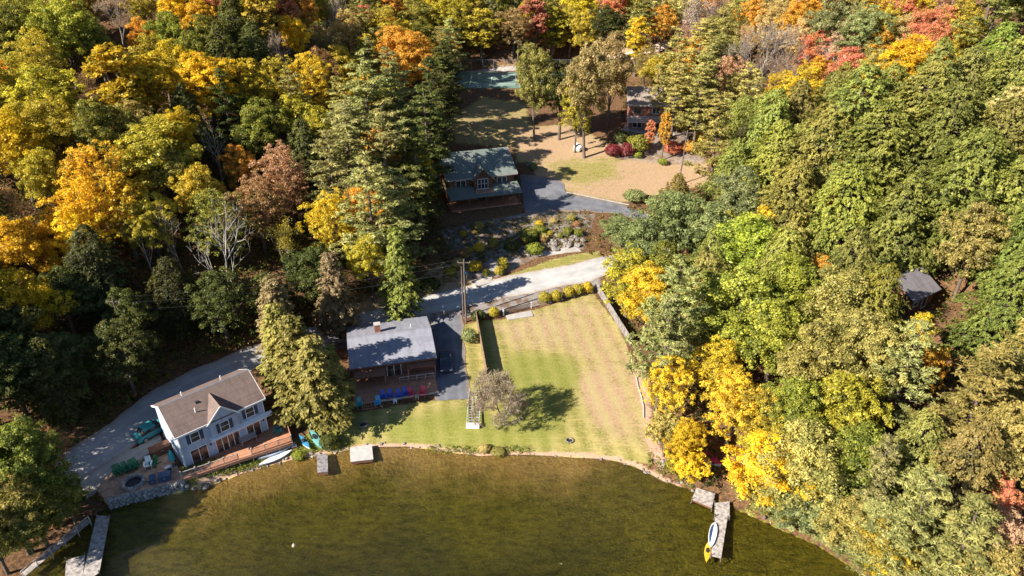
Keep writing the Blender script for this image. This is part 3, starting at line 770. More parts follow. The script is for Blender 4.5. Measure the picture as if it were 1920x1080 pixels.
def hemlock(seed, W=10.0, H=18.0, base=.08, nb=210, leafs=.40, pw=.75, droop=.34, round_top=.10, dens=1.0, asp=.5):
    """dense conifer: short arching fans hanging from many branches"""
    r = np.random.default_rng(seed); pos, nrm, al, vv, sz = [], [], [], [], []
    mb = MB(); limb(mb, (0,0,-.5), (r.normal(0,.2), r.normal(0,.2), H*.97), .02*H, .03, r, .02, 6, 7)
    ph = r.uniform(0, 6.28, 4)
    for k in range(nb):
        hf = base + (1-base)*(k+.5)/nb; z = H*hf
        ang = k*2.39996 + r.normal(0,.3)
        wob = 1 + .17*math.sin(ang*2+ph[0]+hf*6) + .15*math.sin(ang*3+ph[1]-hf*11) + .12*math.sin(hf*21+ph[2])
        L = W/2*((1-hf)**pw*(1-round_top)+round_top*(1-hf**6))*wob*r.uniform(.68, 1.14)*min(1, .5+(hf-base)*4)
        L = max(L, .35); d = np.array([math.cos(ang), math.sin(ang), 0]); side = np.array([-d[1], d[0], 0])
        v0 = r.normal(.5,.12)
        for f in range(2 + int(L*1.5*dens)):
            t = r.uniform(.38, 1.0)**.8; so = r.uniform(-1,1)*(.25+.5*(1-t))*L*.75
            c0 = np.array([0,0,z + .16*L*math.sin(t*2.2) - droop*L*t*t + r.normal(0,.15)]) + d*t*L + side*so
            fd = unit(d*r.uniform(.5,1) + side*(so/L*.9 + r.normal(0,.35)) + np.array([0,0,r.uniform(-.45,.25)]))
            fs = unit(np.cross(fd, [0,0,1.])); m = int(r.integers(14, 22)); pr = r.uniform(.42, .82)
            q = r.uniform(0, 1, m); lat = r.uniform(-1,1,m)*.42*(1-.55*q)*pr
            p = c0 + fd*(q*pr)[:,None] + fs*lat[:,None]; p[:,2] += -.22*q*q*pr - .25*np.abs(lat) + r.normal(0,.05,m)
            pos.append(p); al.append(fd + fs*(lat*1.1)[:,None] + r.normal(0,.2,(m,3)) + np.array([0,0,-.3]))
            nrm.append(np.array([0,0,.9]) + fd*.45 + r.normal(0,.38,(m,3)))
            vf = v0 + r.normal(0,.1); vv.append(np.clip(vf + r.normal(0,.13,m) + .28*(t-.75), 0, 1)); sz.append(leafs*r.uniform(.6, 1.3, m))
        if L > 1 and k % 2 == 0: mb.tube([(0,0,z), tuple(d*L*.75+np.array([0,0,z+.03*L]))], [.02+.01*L, .012], 4, cap=False)
    pos = np.concatenate(pos)
    cm = crown_mesh('crown', pos, np.concatenate(nrm), np.concatenate(sz), np.concatenate(vv), r, H, asp, np.concatenate(al))
    return cm, mb.mesh('trunk', M['bark']), W, H

def bare(seed, W=8.0, H=14.0, trunk=.3, depth=5, barkm='bark_grey', spread=.55, leaves=0, twist=.12, leafs=.34, forks=(2,4), r0=None, twigs=0, tl=.42):
    r = np.random.default_rng(seed); mb = MB(); ends = []
    def grow(p, d, L, rad, lv):
        n = 3; pts = [p]; q = np.array(p, float); dd = np.array(d, float)
        for i in range(n):
            dd = unit(dd + r.normal(0, twist, 3) + np.array([0,0,.05])); q = q + dd*L/n; pts.append(q.copy())
        mb.tube(pts, [rad*(1-.4*i/n) for i in range(n+1)], 6 if lv == 0 else (4 if lv < 3 else 3), cap=False)
        if lv >= depth-1: ends.append((pts[-1], dd)); 
        if lv >= depth: return
        nb = r.integers(forks[0], forks[1]+1) + (1 if lv == 0 else 0); a0 = r.uniform(0, 6.28)
        for j in range(nb):
            a = a0 + j*2*math.pi/nb + r.normal(0,.3)
            u = unit(np.cross(dd, [0.3,.2,1.0])); w = np.cross(dd, u); sp = spread*r.uniform(.6, 1.3)
            nd = unit(dd + (u*math.cos(a)+w*math.sin(a))*sp*1.3 + np.array([0,0,.12]))
            st = pts[-1] if j else pts[-1]
            if lv < 3 and j > 1: st = pts[r.integers(1, 3)]
            grow(st, nd, L*r.uniform(.58, .82) if lv else L*r.uniform(.45,.65), rad*r.uniform(.45,.62), lv+1)
        if lv in (0,1): grow(pts[-1], unit(dd+np.array([0,0,.2])), L*.6, rad*.55, lv+1)
    grow(np.array([0,0,-.4]), np.array([r.normal(0,.05), r.normal(0,.05), 1]), H*tl, r0 or .013*H, 0)
    v = np.array(mb.v); hm = v[:,2].max(); wm = 2*np.percentile(np.hypot(v[:,0], v[:,1]), 98)
    me = mb.mesh('trunk', M[barkm])
    cm = None
    if leaves:
        e = np.array([x[0] for x in ends]); k = r.integers(0, len(e), leaves)
        pos = e[k] + r.normal(0, .38, (leaves,3)); cm = crown_mesh('crown', pos, r.normal(0,1,(leaves,3))+[0,0,.5], leafs*r.uniform(.6,1.3,leaves), np.clip(r.normal(.5,.2,leaves),0,1), r, hm)
    if twigs:
        e = np.array([x[0] for x in ends]); ed = np.array([x[1] for x in ends]); k = r.integers(0, len(e), twigs)
        dd = unit(ed[k] + r.normal(0,.55,(twigs,3)) + [0,0,.15]); L = r.uniform(.25,.75,twigs)
        cm = crown_mesh('twigs', e[k] - ed[k]*r.uniform(0,.9,twigs)[:,None] + dd*(L*.5)[:,None], r.normal(0,1,(twigs,3)), L, np.clip(r.normal(.5,.2,twigs),0,1), r, hm, .10, dd)
    return cm, me, wm, hm

def shrub(seed, W=1.6, H=1.5, n=2400, leafs=.13, tuft=.12, squash=1.0):
    r = np.random.default_rng(seed); d = sph(r, n, -.6); ph = r.uniform(0, 6.28, 5)
    bl = 1 + tuft*(np.sin(d[:,0]*6+ph[0])*np.sin(d[:,1]*7+ph[1]) + .7*np.sin(d[:,2]*9+ph[2])) + r.normal(0,.05,n)
    q = r.uniform(.7, 1.03, n)**.5
    pos = d*np.array([W/2, W/2, H/2])*(bl*q)[:,None] + np.array([0,0,H*.48]); pos[:,2] = np.maximum(pos[:,2], .03)
    cm = crown_mesh('crown', pos, d + r.normal(0,.45,(n,3)), leafs*r.uniform(.6,1.4,n), np.clip(r.normal(.5,.2,n),0,1), r, H)
    mb = MB()
    for i in range(5):
        a = r.uniform(0,6.28); mb.tube([(0,0,-.15), (math.cos(a)*W*.15, math.sin(a)*W*.15, H*.35), (math.cos(a)*W*.3, math.sin(a)*W*.3, H*.62)], [.04,.03,.012], 5, cap=False)
    return cm, mb.mesh('stem', M['bark']), W, H

PROTO = {
 'D': [broadleaf(11,nlf=105), broadleaf(12, 10, 13, .2, 16, 18, 105), broadleaf(13, 8.5, 15, .22, 15, 18, 105), broadleaf(14, 9.5, 14, .2, 18, 17, 95, .68), broadleaf(15, 9, 13.5, .18, 14, 19, 105, .82)],
 'F': [broadleaf(21, 8, 14, .16, 24, 14, 62, .60, .195), broadleaf(22, 9, 14, .16, 28, 13, 60, .60, .195), broadleaf(23, 8, 15, .15, 26, 13, 60, .57, .195)],   # fine feathery
 'C': [broadleaf(31, 5.2, 15, .15, 19, 15, 32, .55, .30), broadleaf(32, 5.8, 16, .18, 21, 14, 32, .55, .30), broadleaf(33, 4.8, 15, .14, 18, 15, 32, .55, .30)],
 'P': [pine(41, dens=1.25), pine(42, 9.5, 20, .25, 16, dens=1.25), pine(43, 8.5, 21, .18, 19, dens=1.2), pine(44, 10, 19, .22, 15, dens=1.25)],
 'H': [hemlock(51, 10, 15, .04, 250, .24, .52, .22, .25, 1.9, .62), hemlock(52, 10.5, 14, .04, 260, .24, .45, .2, .3, 1.9, .62), hemlock(53, 9.5, 16, .04, 250, .24, .58, .26, .2, 1.9, .62), hemlock(54, 11, 14, .03, 260, .24, .42, .18, .35, 1.9, .62)],
 'K': [hemlock(61, 5.5, 14, .10, 230, .30, .85, .22, .06, 1.5), hemlock(62, 5.2, 14, .12, 230, .30, .95, .18, .05, 1.5)],
 'B': [bare(71, depth=5, twigs=3500), bare(72, depth=5, spread=.42, twigs=3500), bare(73, depth=5, spread=.5, twist=.16, twigs=3500)],
 'S': [bare(81, depth=5, leaves=2600), bare(82, depth=5, leaves=3000, spread=.5), bare(83, depth=5, leaves=2600, spread=.45)],
 'W': [bare(91, depth=4, leaves=170, barkm='bark_pale', spread=.8, r0=.26, tl=.55), bare(92, depth=4, leaves=220, barkm='bark_pale', spread=.7, tl=.55, r0=.24)],
 'R': [shrub(101), shrub(102), shrub(103)],
 'L': [bare(111, depth=6, barkm='bark_grey', spread=.8, twist=.22, r0=.17, twigs=11000, tl=.24, forks=(2,4))],
 'T': [broadleaf(121, 5, 7.5, .28, 16, 18, 34, .42, .22)],
}
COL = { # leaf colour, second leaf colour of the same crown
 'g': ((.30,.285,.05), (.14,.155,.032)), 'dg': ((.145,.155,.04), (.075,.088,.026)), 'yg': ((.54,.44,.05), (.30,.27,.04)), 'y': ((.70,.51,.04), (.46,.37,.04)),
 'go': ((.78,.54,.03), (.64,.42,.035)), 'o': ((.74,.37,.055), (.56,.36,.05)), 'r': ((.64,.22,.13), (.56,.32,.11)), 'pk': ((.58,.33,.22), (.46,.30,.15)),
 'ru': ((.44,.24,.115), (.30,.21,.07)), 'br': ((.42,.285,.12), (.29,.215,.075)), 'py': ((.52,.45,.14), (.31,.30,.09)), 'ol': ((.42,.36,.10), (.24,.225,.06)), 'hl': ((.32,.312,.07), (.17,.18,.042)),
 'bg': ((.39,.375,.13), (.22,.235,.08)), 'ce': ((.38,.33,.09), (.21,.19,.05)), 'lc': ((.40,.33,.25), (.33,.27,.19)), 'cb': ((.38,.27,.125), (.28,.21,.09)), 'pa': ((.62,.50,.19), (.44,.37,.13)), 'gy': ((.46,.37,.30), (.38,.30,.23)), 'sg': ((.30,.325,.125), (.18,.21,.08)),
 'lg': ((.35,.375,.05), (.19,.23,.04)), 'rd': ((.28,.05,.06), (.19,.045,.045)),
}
LOOK = {'g':'green','dg':'dark green','yg':'yellow-green','y':'yellow','go':'golden','o':'orange','r':'red','pk':'pinkish rust','ru':'rust brown','br':'brown','cb':'dull brown','ce':'olive','lc':'pinkish grey','ol':'olive','hl':'olive green','bg':'blue-green','pa':'pale yellow','py':'pale yellow-green','gy':'greyish','sg':'grey-green','lg':'bright green','rd':'dark red'}
KIND = {'D':('broadleaf_tree','broad leafy'),'F':('broadleaf_tree','feathery leafy'),'C':('slender_tree','slender leafy'),'P':('pine_tree','layered pine'),'H':('hemlock_tree','dense drooping conifer'),
        'K':('cedar_tree','narrow conical'),'B':('bare_tree','bare grey'),'S':('sparse_tree','thinly leaved'),'W':('birch_tree','pale-barked'),'L':('lilac_tree','bare twiggy'),'T':('small_tree','small round')}
CH = {'D':.62,'F':.58,'C':.58,'P':.60,'H':.48,'K':.48,'B':.6,'S':.6,'W':.62,'L':.55,'T':.62}          # crown centre as part of the height
HW = {'D':(1.05,5.0),'F':(1.1,5.0),'C':(1.9,5.0),'P':(1.35,7.5),'H':(1.1,6.0),'K':(2.1,3.0),'B':(1.2,5.0),'S':(1.2,4.5),'W':(1.1,6.0),'L':(.95,.5),'T':(1.2,.8)}
TREES = []       # x, y, z, W, H, kind, colour, pixel of the crown
trng = np.random.default_rng(5)
def plant_px(u, v, wpx, kind, col, hf=1.0):
    """a tree whose crown centre shows at this pixel"""
    d = ray(u, v); t = np.arange(35, 420, .75); x, y, z = d[0]*t, d[1]*t, CAM_H + d[2]*t
    Wm = wpx/F_PX*t*(d[1]*_cp - d[2]*_sp)*({'D':1.16,'F':1.16,'C':1.2,'P':1.16,'H':1.1}.get(kind, 1.1))
    k0, k1 = HW[kind]; Hm = np.clip((k0*Wm*.86 + k1)*hf, 3.0 if kind in 'TL' else 7, 25)
    ab = z - height(x, y)
    for f in (1.0, .88, .76, .64, .52, .42, .34):
        k = np.argmax(ab < Hm*f*CH[kind])
        if not bad_site(x[k], y[k]): break
    else: print('NO SITE', u, v, kind)
    TREES.append([x[k], y[k], 0.0, Wm[k]*(.55+.45*f), Hm[k]*f, kind, col, (u, v)])
def plant_base(u, v, W, H, kind, col):
    p = G(u, v); q = proj((p[0], p[1], p[2]+H*CH[kind]))
    TREES.append([p[0], p[1], 0.0, W, H, kind, col, q])

# open ground: no forest trees there
OPEN = px_poly([(120,960),(110,860),(150,830),(300,700),(480,640),(640,570),(770,525),(830,470),(825,290),(850,180),(852,112),(980,104),(1100,92),(1230,70),(1245,100),(1170,150),(1160,215),(1240,245),(1325,285),(1330,350),(1240,375),(1130,400),(1090,470),(1140,490),(1150,545),(1200,640),(1225,760),(1245,870),(1100,870),(600,870),(340,930),(180,960)])
TIGHT = px_poly([(120,930),(150,845),(300,712),(480,648),(640,600),(860,535),(1125,480),(1200,455),(1240,480),(1140,530),(1190,640),(1215,760),(1235,866),(1100,862),(600,862),(340,925)])
CABIN_CLEAR = rect_at(CB_O, CB_A, -1.5, 7, -5, 6)
COURT = np.array([(-19,177),(22,177),(22,201.5),(-19,201.5)])
def bad_site(x, y):
    X, Y = np.array([x]), np.array([y])
    return bool(in_poly(X, Y, LAKE)[0] or seg_dist(X, Y, SH0, SH1)[0] < .5 or in_poly(X, Y, TIGHT)[0] or in_poly(X, Y, CABIN_CLEAR)[0] or in_poly(X, Y, COURT)[0])
def is_open(x, y):
    X, Y = np.array([x]), np.array([y])
    return bool(in_poly(X, Y, OPEN)[0] or in_poly(X, Y, CABIN_CLEAR)[0] or in_poly(X, Y, LAKE)[0] or seg_dist(X, Y, SH0, SH1)[0] < 1.2)
KEEP = [[(960,240),(1150,250),(1230,270),(1330,290),(1330,350),(1240,360),(1175,395),(1060,420),(985,440),(980,300)], [(828,268),(985,262),(1000,440),(1100,470),(1128,520),(870,560),(830,420)], [(855,118),(1000,118),(1000,190),(950,260),(860,250)], [(1160,135),(1215,140),(1250,250),(1165,255)],
        [(150,960),(160,850),(300,720),(500,660),(640,590),(870,540),(880,640),(1110,540),(1225,870),(700,840),(340,930)], [(1712,520),(1800,520),(1790,600),(1720,600)]]
def hides(u, v, half):
    for q in KEEP:
        pq = np.array(q, float)
        for du, dv in ((0,0),(half*.7,0),(-half*.7,0),(0,-half*.8),(0,half*.6)):
            if in_poly(np.array([u+du]), np.array([v+dv]), pq)[0]: return True
    return False
HAND = '''
30 15 80 F yg|90 25 55 F pk|130 8 60 D o|168 6 55 F yg|30 65 110 D g|112 70 115 D lg|178 90 70 D g|215 22 60 B gy|265 18 55 F yg|340 22 80 D go|402 16 60 F r|375 45 60 D y|270 72 50 D o|
320 78 75 D lg|388 78 65 D g|442 62 70 H dg|490 40 60 C yg|540 30 40 C r|552 72 52 D go|568 22 50 D o|612 28 60 B gy|545 115 80 B gy|597 150 80 F ru|300 118 80 D yg|362 112 65 D g|
422 122 80 H dg|482 116 80 H dg|35 165 90 F yg|12 150 50 D o|92 195 115 F yg|172 170 55 S ru|225 172 85 C y|280 168 60 C y|388 172 110 D go|470 176 62 C y|522 162 70 F yg|548 200 75 P ol|
115 255 110 F yg|55 255 90 D yg|252 245 85 F ol|425 205 75 P dg|355 235 75 H dg|402 272 80 W yg|292 295 130 D yg|492 250 90 D g|562 236 90 D yg|602 255 80 D yg|528 335 90 F pk|452 322 65 D o|
185 345 110 F y|85 340 85 D yg|18 280 60 S gy|325 335 90 D ol|372 362 85 D yg|158 408 110 F go|150 452 90 F go|228 392 70 C y|285 425 85 D yg|28 405 90 S ru|45 470 110 D go|185 520 110 H dg|
45 590 125 D go|485 400 95 F ru|548 372 65 F ru|
690 200 130 P bg|745 205 110 P bg|655 295 140 P bg|722 305 150 P bg|795 250 110 P dg|690 395 135 P bg|785 330 110 P dg|640 215 80 P ol|620 330 100 P bg|745 400 110 P bg|690 490 75 D yg|830 150 80 P dg|
760 112 105 D o|682 48 55 D r|722 62 75 F yg|650 65 60 F pa|782 42 75 D g|845 42 80 F yg|905 58 70 C yg|960 58 65 F br|1000 42 50 C r|1032 58 60 C yg|1068 50 60 F yg|1102 58 60 D yg|1135 50 62 D dg|1150 8 55 D r|1085 12 60 D y|
875 10 60 F yg|820 10 60 D y|930 15 60 D g|740 12 60 D o|620 90 60 F br|640 130 70 D yg|
1300 40 70 S gy|1310 108 85 P py|1360 62 80 F ol|1352 115 75 F ol|1392 28 55 D ol|1425 110 110 B gy|1480 108 85 B gy|1460 38 62 F pa|1520 22 80 D o|1505 75 60 F pa|1560 48 85 D sg|1605 20 55 D ol|
1622 72 92 D sg|1702 34 52 D r|1722 14 60 D y|1762 62 72 F r|1742 105 70 F r|1802 48 66 D yg|1862 28 110 P ol|1552 118 70 W gy|1592 142 85 D r|1540 150 60 D o|1508 172 80 F y|1692 132 110 D go|1640 152 82 D ol|
1670 60 60 F yg|1440 62 60 F pa|1490 50 60 F o|1580 92 60 F pk|1650 102 60 F o|1725 68 60 F r|1562 172 60 F r|1465 175 55 F y|1625 175 70 F y|1682 172 70 D go|1545 12 60 F pk|1600 60 55 F pa|1645 25 55 F o|1690 70 55 F pa|1780 15 60 F pk|1815 90 60 D yg|1420 15 60 F pa|1350 15 60 B gy|1265 15 60 F pa|1240 45 50 F o|1530 100 60 F r|1745 135 60 F o|1480 222 55 D o|1860 140 110 H hl|1892 178 120 H hl|1805 178 90 H hl|1600 248 150 H hl|1722 242 145 H hl|1540 308 145 H hl|1642 312 155 H hl|1765 285 150 H hl|1450 335 130 H hl|1862 305 130 H hl|
1885 228 60 C pa|1560 398 45 C o|1430 430 40 C y|1650 700 45 C o|1720 640 40 C y|1802 385 175 H hl|1582 425 145 H hl|1685 435 130 H hl|1482 405 130 H hl|1902 400 150 H hl|1385 375 90 D sg|
1272 425 110 D sg|1165 430 90 D sg|1205 470 95 D sg|1330 445 95 D sg|1180 520 105 F yg|1352 442 50 F y|1245 520 100 D g|1410 480 140 D lg|1390 580 160 D lg|1482 560 120 D lg|1532 530 62 D o|1572 585 120 D ol|
1640 590 105 H hl|1262 580 135 P bg|1245 650 120 P bg|1455 640 130 D lg|1345 702 90 F y|1372 762 100 F y|1252 730 80 F y|1525 680 120 D ol|1622 668 130 D ol|1702 700 110 P bg|1805 640 150 H hl|1885 580 140 H hl|
1885 705 130 P ol|1582 780 130 D yg|1502 780 130 D lg|1745 702 50 F o|1825 765 150 P ol|1430 795 95 F yg|1502 880 165 D ol|1592 868 125 D g|1642 905 95 P bg|1705 880 130 H hl|
1805 900 155 H hl|1885 850 140 D ol|1622 985 170 P bg|1552 990 105 P bg|1722 985 150 P bg|1672 1050 80 F y|1805 1022 150 P bg|1872 945 60 F r|1892 1050 120 F pk|
1235 150 90 P py|1268 128 90 P py|1322 150 80 P py|1345 255 95 P ol|1395 190 80 P py|1400 290 70 H dg|
40 865 125 D g|62 965 145 D g|20 1060 120 D ol|120 935 80 D g|75 1040 90 D g|15 960 100 F ol|1300 905 50 F y|1460 950 100 D go|1540 1000 90 D ol|1590 1045 80 P bg|1480 965 70 D sg|1620 1060 70 F y|1690 1075 90 P bg|1850 1075 110 D ol|1760 1070 100 P bg|-40 720 130 D dg|-30 900 120 D g|-70 560 120 D dg|
100 720 90 H dg|240 600 80 D dg|330 560 80 H dg'''
for e in HAND.replace('\n', '').split('|'):
    if not e.strip(): continue
    u, v, w, k, c = e.split(); plant_px(float(u), float(v), float(w), k, c)
# trees whose feet show in the photo
plant_base(757,604, 6.8, 15.5, 'K', 'hl'); plant_base(638,634, 7.0, 14.0, 'K', 'cb'); plant_base(535,672, 7.6, 13, 'K', 'cb')
plant_base(1003,262, 9.8, 20, 'D', 'ol'); plant_base(1078,286, 7.5, 15.5, 'D', 'yg'); plant_base(1096,296, 10.5, 24.0, 'D', 'br'); plant_base(1048,262, 9.5, 17.0, 'D', 'dg'); plant_base(1138,238, 10.5, 20.0, 'D', 'br')
for a_ in ((812,300,9,21),(836,250,8.5,20),(805,345,9,20),(842,212,8,19),(822,275,8,17)): plant_base(*a_, 'P', 'dg')
for a_ in ((-60,810,9,17),(-15,770,9,17),(58,800,8.5,13),(120,775,8,11),(-5,720,9,16),(-130,850,10,18),(-90,760,10,18),(60,735,8.5,13),(150,745,7.5,10),(-150,780,10,19),(-60,700,10,18)): plant_base(*a_, 'D', 'dg')
plant_base(1193,106, 11, 19, 'P', 'ol')
plant_base(1240,300, 2.6, 11.0, 'C', 'o'); plant_base(1216,290, 2.2, 8.0, 'C', 'r'); plant_base(1316,258, 6, 9, 'P', 'py'); plant_base(1300,278, 9.5, 18, 'P', 'py'); plant_base(1258,258, 7.5, 17, 'P', 'py'); plant_base(1228,240, 5.5, 14, 'P', 'py')
plant_base(1243,856, 4.6, 6.2, 'T', 'ol'); plant_base(946,799, 9.0, 7.6, 'L', 'lc')
plant_base(110,905, 5.5, 8.0, 'F', 'ru')
plant_base(608,800, 8.4, 13.5, 'K', 'ce'); plant_base(578,782, 8.6, 15.0, 'K', 'ce'); plant_base(546,748, 7.6, 14.5, 'K', 'ce'); plant_base(632,770, 5.5, 10, 'K', 'ce'); plant_base(432,578, 12, 19, 'W', 'ru'); plant_base(293,533, 5, 12, 'W', 'yg'); plant_base(345,512, 5, 12, 'W', 'ru')
for a_ in ((1430,960,9.2,10.5,'D','go'),(1276,884,4.8,7.0,'D','go'),(1450,905,8.0,9.5,'F','yg'),(1432,972,7.5,7.0,'D','ol'),(1480,990,7.5,7.0,'D','sg'),(1530,1012,7.0,8.0,'P','bg'),(1572,1040,7.5,7.5,'D','ol'),(1612,1064,7.0,8.5,'P','bg'),(1650,1085,7.5,8,'F','yg'),(118,982,6,7,'D','g'),(62,1035,6.5,7.5,'D','ol'),(15,1075,7,9,'D','g'),(1290,908,4.2,4.6,'T','go')): plant_base(*a_)

# fill the rest of the forest
FILLPAL = {'left': (['D','F','C','D','H','S','D'], ['yg','g','yg','dg','y','o','ru','go','g']), 'back': (['F','C','D','D','P'], ['yg','g','y','ol','o','yg']),
           'righttop': (['F','D','F','C','S','B'], ['ol','pa','o','yg','y','pk','r','pa','o']), 'right': (['H','H','D'], ['hl','hl','ol']), 'rightlow': (['D','P','H'], ['ol','bg','lg','yg'])}
added = 0
for it in range(9000):
    if added >= 170: break
    y = trng.uniform(48, 232); x = trng.uniform(-.80*y-22, .80*y+14)
    z = 0
    if is_open(x, y): continue
    if min((x-t[0])**2 + (y-t[1])**2 for t in TREES) < (4.1 + .012*y)**2: continue
    z = hz(x, y); u, v = proj((x, y, z+9))
    if v < -60 or v > 1120 or u < -150 or u > 2010: continue
    zone = 'left' if u < 640 else ('back' if u < 1240 else ('righttop' if v < 260-.30*(u-1300) and u < 1800 else ('right' if v < 560 else 'rightlow')))
    ks, cs = FILLPAL[zone]; k = ks[trng.integers(len(ks))]; c = cs[trng.integers(len(cs))]
    if k == 'H': c = 'hl' if zone.startswith('right') else 'dg'
    if k == 'P': c = 'bg'
    W = {'D':9.5,'F':8.5,'C':5.6,'P':8.5,'H':9.5,'S':7.5,'B':7.5}[k]*trng.uniform(.75, 1.15); k0, k1 = HW[k]
    H = min(21, (k0*W + k1)*trng.uniform(.85, 1.05))
    if zone == 'left' and v > 430: c, H = 'dg', H*.8
    uc, vc = proj((x, y, z+H*CH[k])); dist = math.hypot(x, y-0)+1
    if hides(uc, vc, max(W, H*.6)*.5*F_PX/math.sqrt(x*x+y*y+(CAM_H-z)**2)): continue
    TREES.append([x, y, z, W, H, k, c, (uc, vc)]); added += 1

def covers(t, u, v, far):
    uc, vc = t[7]; dd = math.sqrt(t[0]**2 + t[1]**2 + (CAM_H-10)**2); px_m = F_PX/dd
    return t[1] < far and abs(u-uc) < t[3]*.5*px_m and abs(v-vc) < t[4]*.42*px_m
_n = len(TREES)
TREES = [t for t in TREES if not (covers(t, 1748, 552, 79) or covers(t, 1735, 560, 77) or covers(t, 1272, 325, 131) or covers(t, 1276, 285, 131) or covers(t, 920, 150, 176) or (t[6] not in ('go',) and (covers(t, 1330, 864, 60) or covers(t, 1325, 890, 58))) or covers(t, 1190, 200, 148))]
print('cleared', _n-len(TREES))


# ------------------------------------------------------------------ trees: place and describe each
def zone_of(u, v):
    if u < 190 and v > 780: return 'on the left shore by the dock'
    if u < 330 and v < 110: return 'at the top left corner of the forest'
    if u < 660 and v < 110: return 'along the top edge of the left forest'
    if u < 330 and v < 250: return 'in the upper left forest'
    if u < 640 and v < 250: return 'in the forest left of the big pines'
    if u < 330 and v < 430: return 'in the middle of the left forest'
    if u < 610 and v < 480: return 'behind the pale leafless birch'
    if u < 640 and v < 760 and u >= 480: return 'between the two lakeside houses'
    if u < 480: return 'on the shaded bank above the road left'
    if u < 850 and v >= 120: return 'beside the log house on its left'
    if v < 110 and u < 880: return 'behind the pines left of the tennis court'
    if v < 110 and u < 1200: return 'behind the tennis court'
    if u < 1165 and v < 320: return 'on the lawn behind the log house'
    if u < 1420 and v < 320: return 'beside the red house on the hill'
    if v < 90 and u >= 1640: return 'at the top right corner of the forest'
    if v < 200 and u < 1560: return 'on the hillside right of the red house'
    if v < 200: return 'on the upper right hillside'
    if u < 1300 and v < 620: return 'beside the hidden road bend'
    if u < 1290: return 'along the right edge of the lawn'
    if v < 330: return 'below the colourful right hillside'
    if v < 520 and u > 1600: return 'on the slope behind the small cabin'
    if u > 1600 and v < 720: return 'around the small dark-roofed cabin'
    if u < 1460 and v > 780: return 'overhanging the right dock'
    if v < 720: return 'in the wood right of the fence'
    if u < 1640 and v < 940: return 'in the wood behind the right dock'
    if v < 940: return 'in the wood below the cabin'
    return 'in the lower right corner'
ORD = ['leftmost','second from left','third from left','fourth from left','fifth from left','sixth from left','seventh from left','eighth from left','ninth from left','tenth from left','eleventh from left','twelfth from left','thirteenth from left','fourteenth from left','fifteenth from left','sixteenth from left','seventeenth from left','eighteenth from left']
def shared(me): return me
groups = {}
TREES = [t for t in TREES if not in_poly(np.array([t[0]]), np.array([t[1]]), LAKE)[0]]
for t in TREES: groups.setdefault((LOOK[t[6]], KIND[t[5]][1], zone_of(*t[7])), []).append(t)
for key, ts in groups.items():
    ts.sort(key=lambda t: t[7][0])
    for i, t in enumerate(ts):
        noun = {'P':'tree','H':'tree'}.get(t[5], 'tree')
        look = key[0] if not (t[5] == 'B') else ''
        if t[5] == 'B': lab = f'leafless grey tree {key[2]}'
        elif t[5] == 'H': lab = f'{look} drooping conifer {key[2]}'
        elif t[5] == 'P': lab = f'{look} layered pine {key[2]}'
        elif t[5] == 'L': lab = 'bare twiggy lilac-grey tree beside the lifted dock section'
        elif t[5] == 'T' and t[7][1] < 840 and t[7][0] < 1260: lab = 'small round olive tree at the right corner of the lawn'
        elif t[5] == 'W': lab = f'pale-barked tree with few {look} leaves {key[2]}'
        else: lab = f'{look} {key[1]} tree {key[2]}'
        if len(ts) > 1: lab += ', ' + (ORD[i] if i < len(ts)-1 else 'rightmost')
        t.append(lab)
lrng = np.random.default_rng(77)
for n_, t in enumerate(TREES):
    x, y, _, W, H, k, c, pxl, lab = t
    cm, tm, W0, H0 = PROTO[k][lrng.integers(len(PROTO[k]))]
    z = hz(x, y)
    root = empty(KIND[k][0], (x, y, z), lrng.uniform(0, 6.28), lab, 'tree', 'trees of the lakeside forest')
    root.scale = (W/W0, W/W0, H/H0)
    o = new_obj('trunk', tm, root)
    if cm is not None:
        o = new_obj('twigs' if k in 'BL' else 'crown', cm, root)
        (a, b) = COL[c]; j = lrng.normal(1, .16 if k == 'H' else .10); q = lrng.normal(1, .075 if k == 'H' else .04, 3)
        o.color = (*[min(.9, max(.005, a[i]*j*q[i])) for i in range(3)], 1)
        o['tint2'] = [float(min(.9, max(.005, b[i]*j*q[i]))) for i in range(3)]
print('TREES', len(TREES), 'filled', added)

# ------------------------------------------------------------------ undergrowth (nobody could count it)
ur = np.random.default_rng(9)
def clumps(name, pts, hts, pal, per=12, spread=.45, leafs=.3, label=None):
    n = len(pts); m = n*per
    base = np.repeat(pts, per, 0); hh = np.repeat(hts, per)
    e = sph(ur, m, -.1)
    pos = base + e*np.stack([hh*spread+.15, hh*spread+.15, hh*.55], -1)*ur.uniform(.4, 1, m)[:,None]; pos[:,2] += hh*.45
    V, Q = leaf_quads(pos, e + ur.normal(0,.45,(m,3)) + [0,0,.4], leafs*ur.uniform(.6,1.4,m), ur)
    me = np_mesh(name, V, Q, M['plants'])
    pal = np.array(pal); pi = np.repeat(ur.integers(0, len(pal), n), per)
    colr = pal[pi]*ur.uniform(.6, 1.3, (m,1))*ur.normal(1,.08,(m,3)); colr = np.clip(np.concatenate([colr, np.ones((m,1))], 1), .004, 1)
    add_color(me, 'col', np.repeat(colr, 4, 0))
    o = new_obj(name, me); tag(o, label, None, kind='stuff'); return o
X = ur.uniform(-150, 150, 90000); Y = 46 + 190*ur.uniform(0, 1, 90000)**1.15
ok = (np.abs(X) < .8*Y+10) & ~(in_poly(X, Y, OPEN) & ((X > -24) | in_poly(X, Y, TIGHT))) & ~in_poly(X, Y, LAKE) & (seg_dist(X, Y, SH0, SH1) > .8) & ~in_poly(X, Y, rect_at(CB_O, CB_A, -.6, 6, -1, 5.6))
X, Y = X[ok][:24000], Y[ok][:24000]
pts = np.stack([X, Y, height(X, Y)], -1)
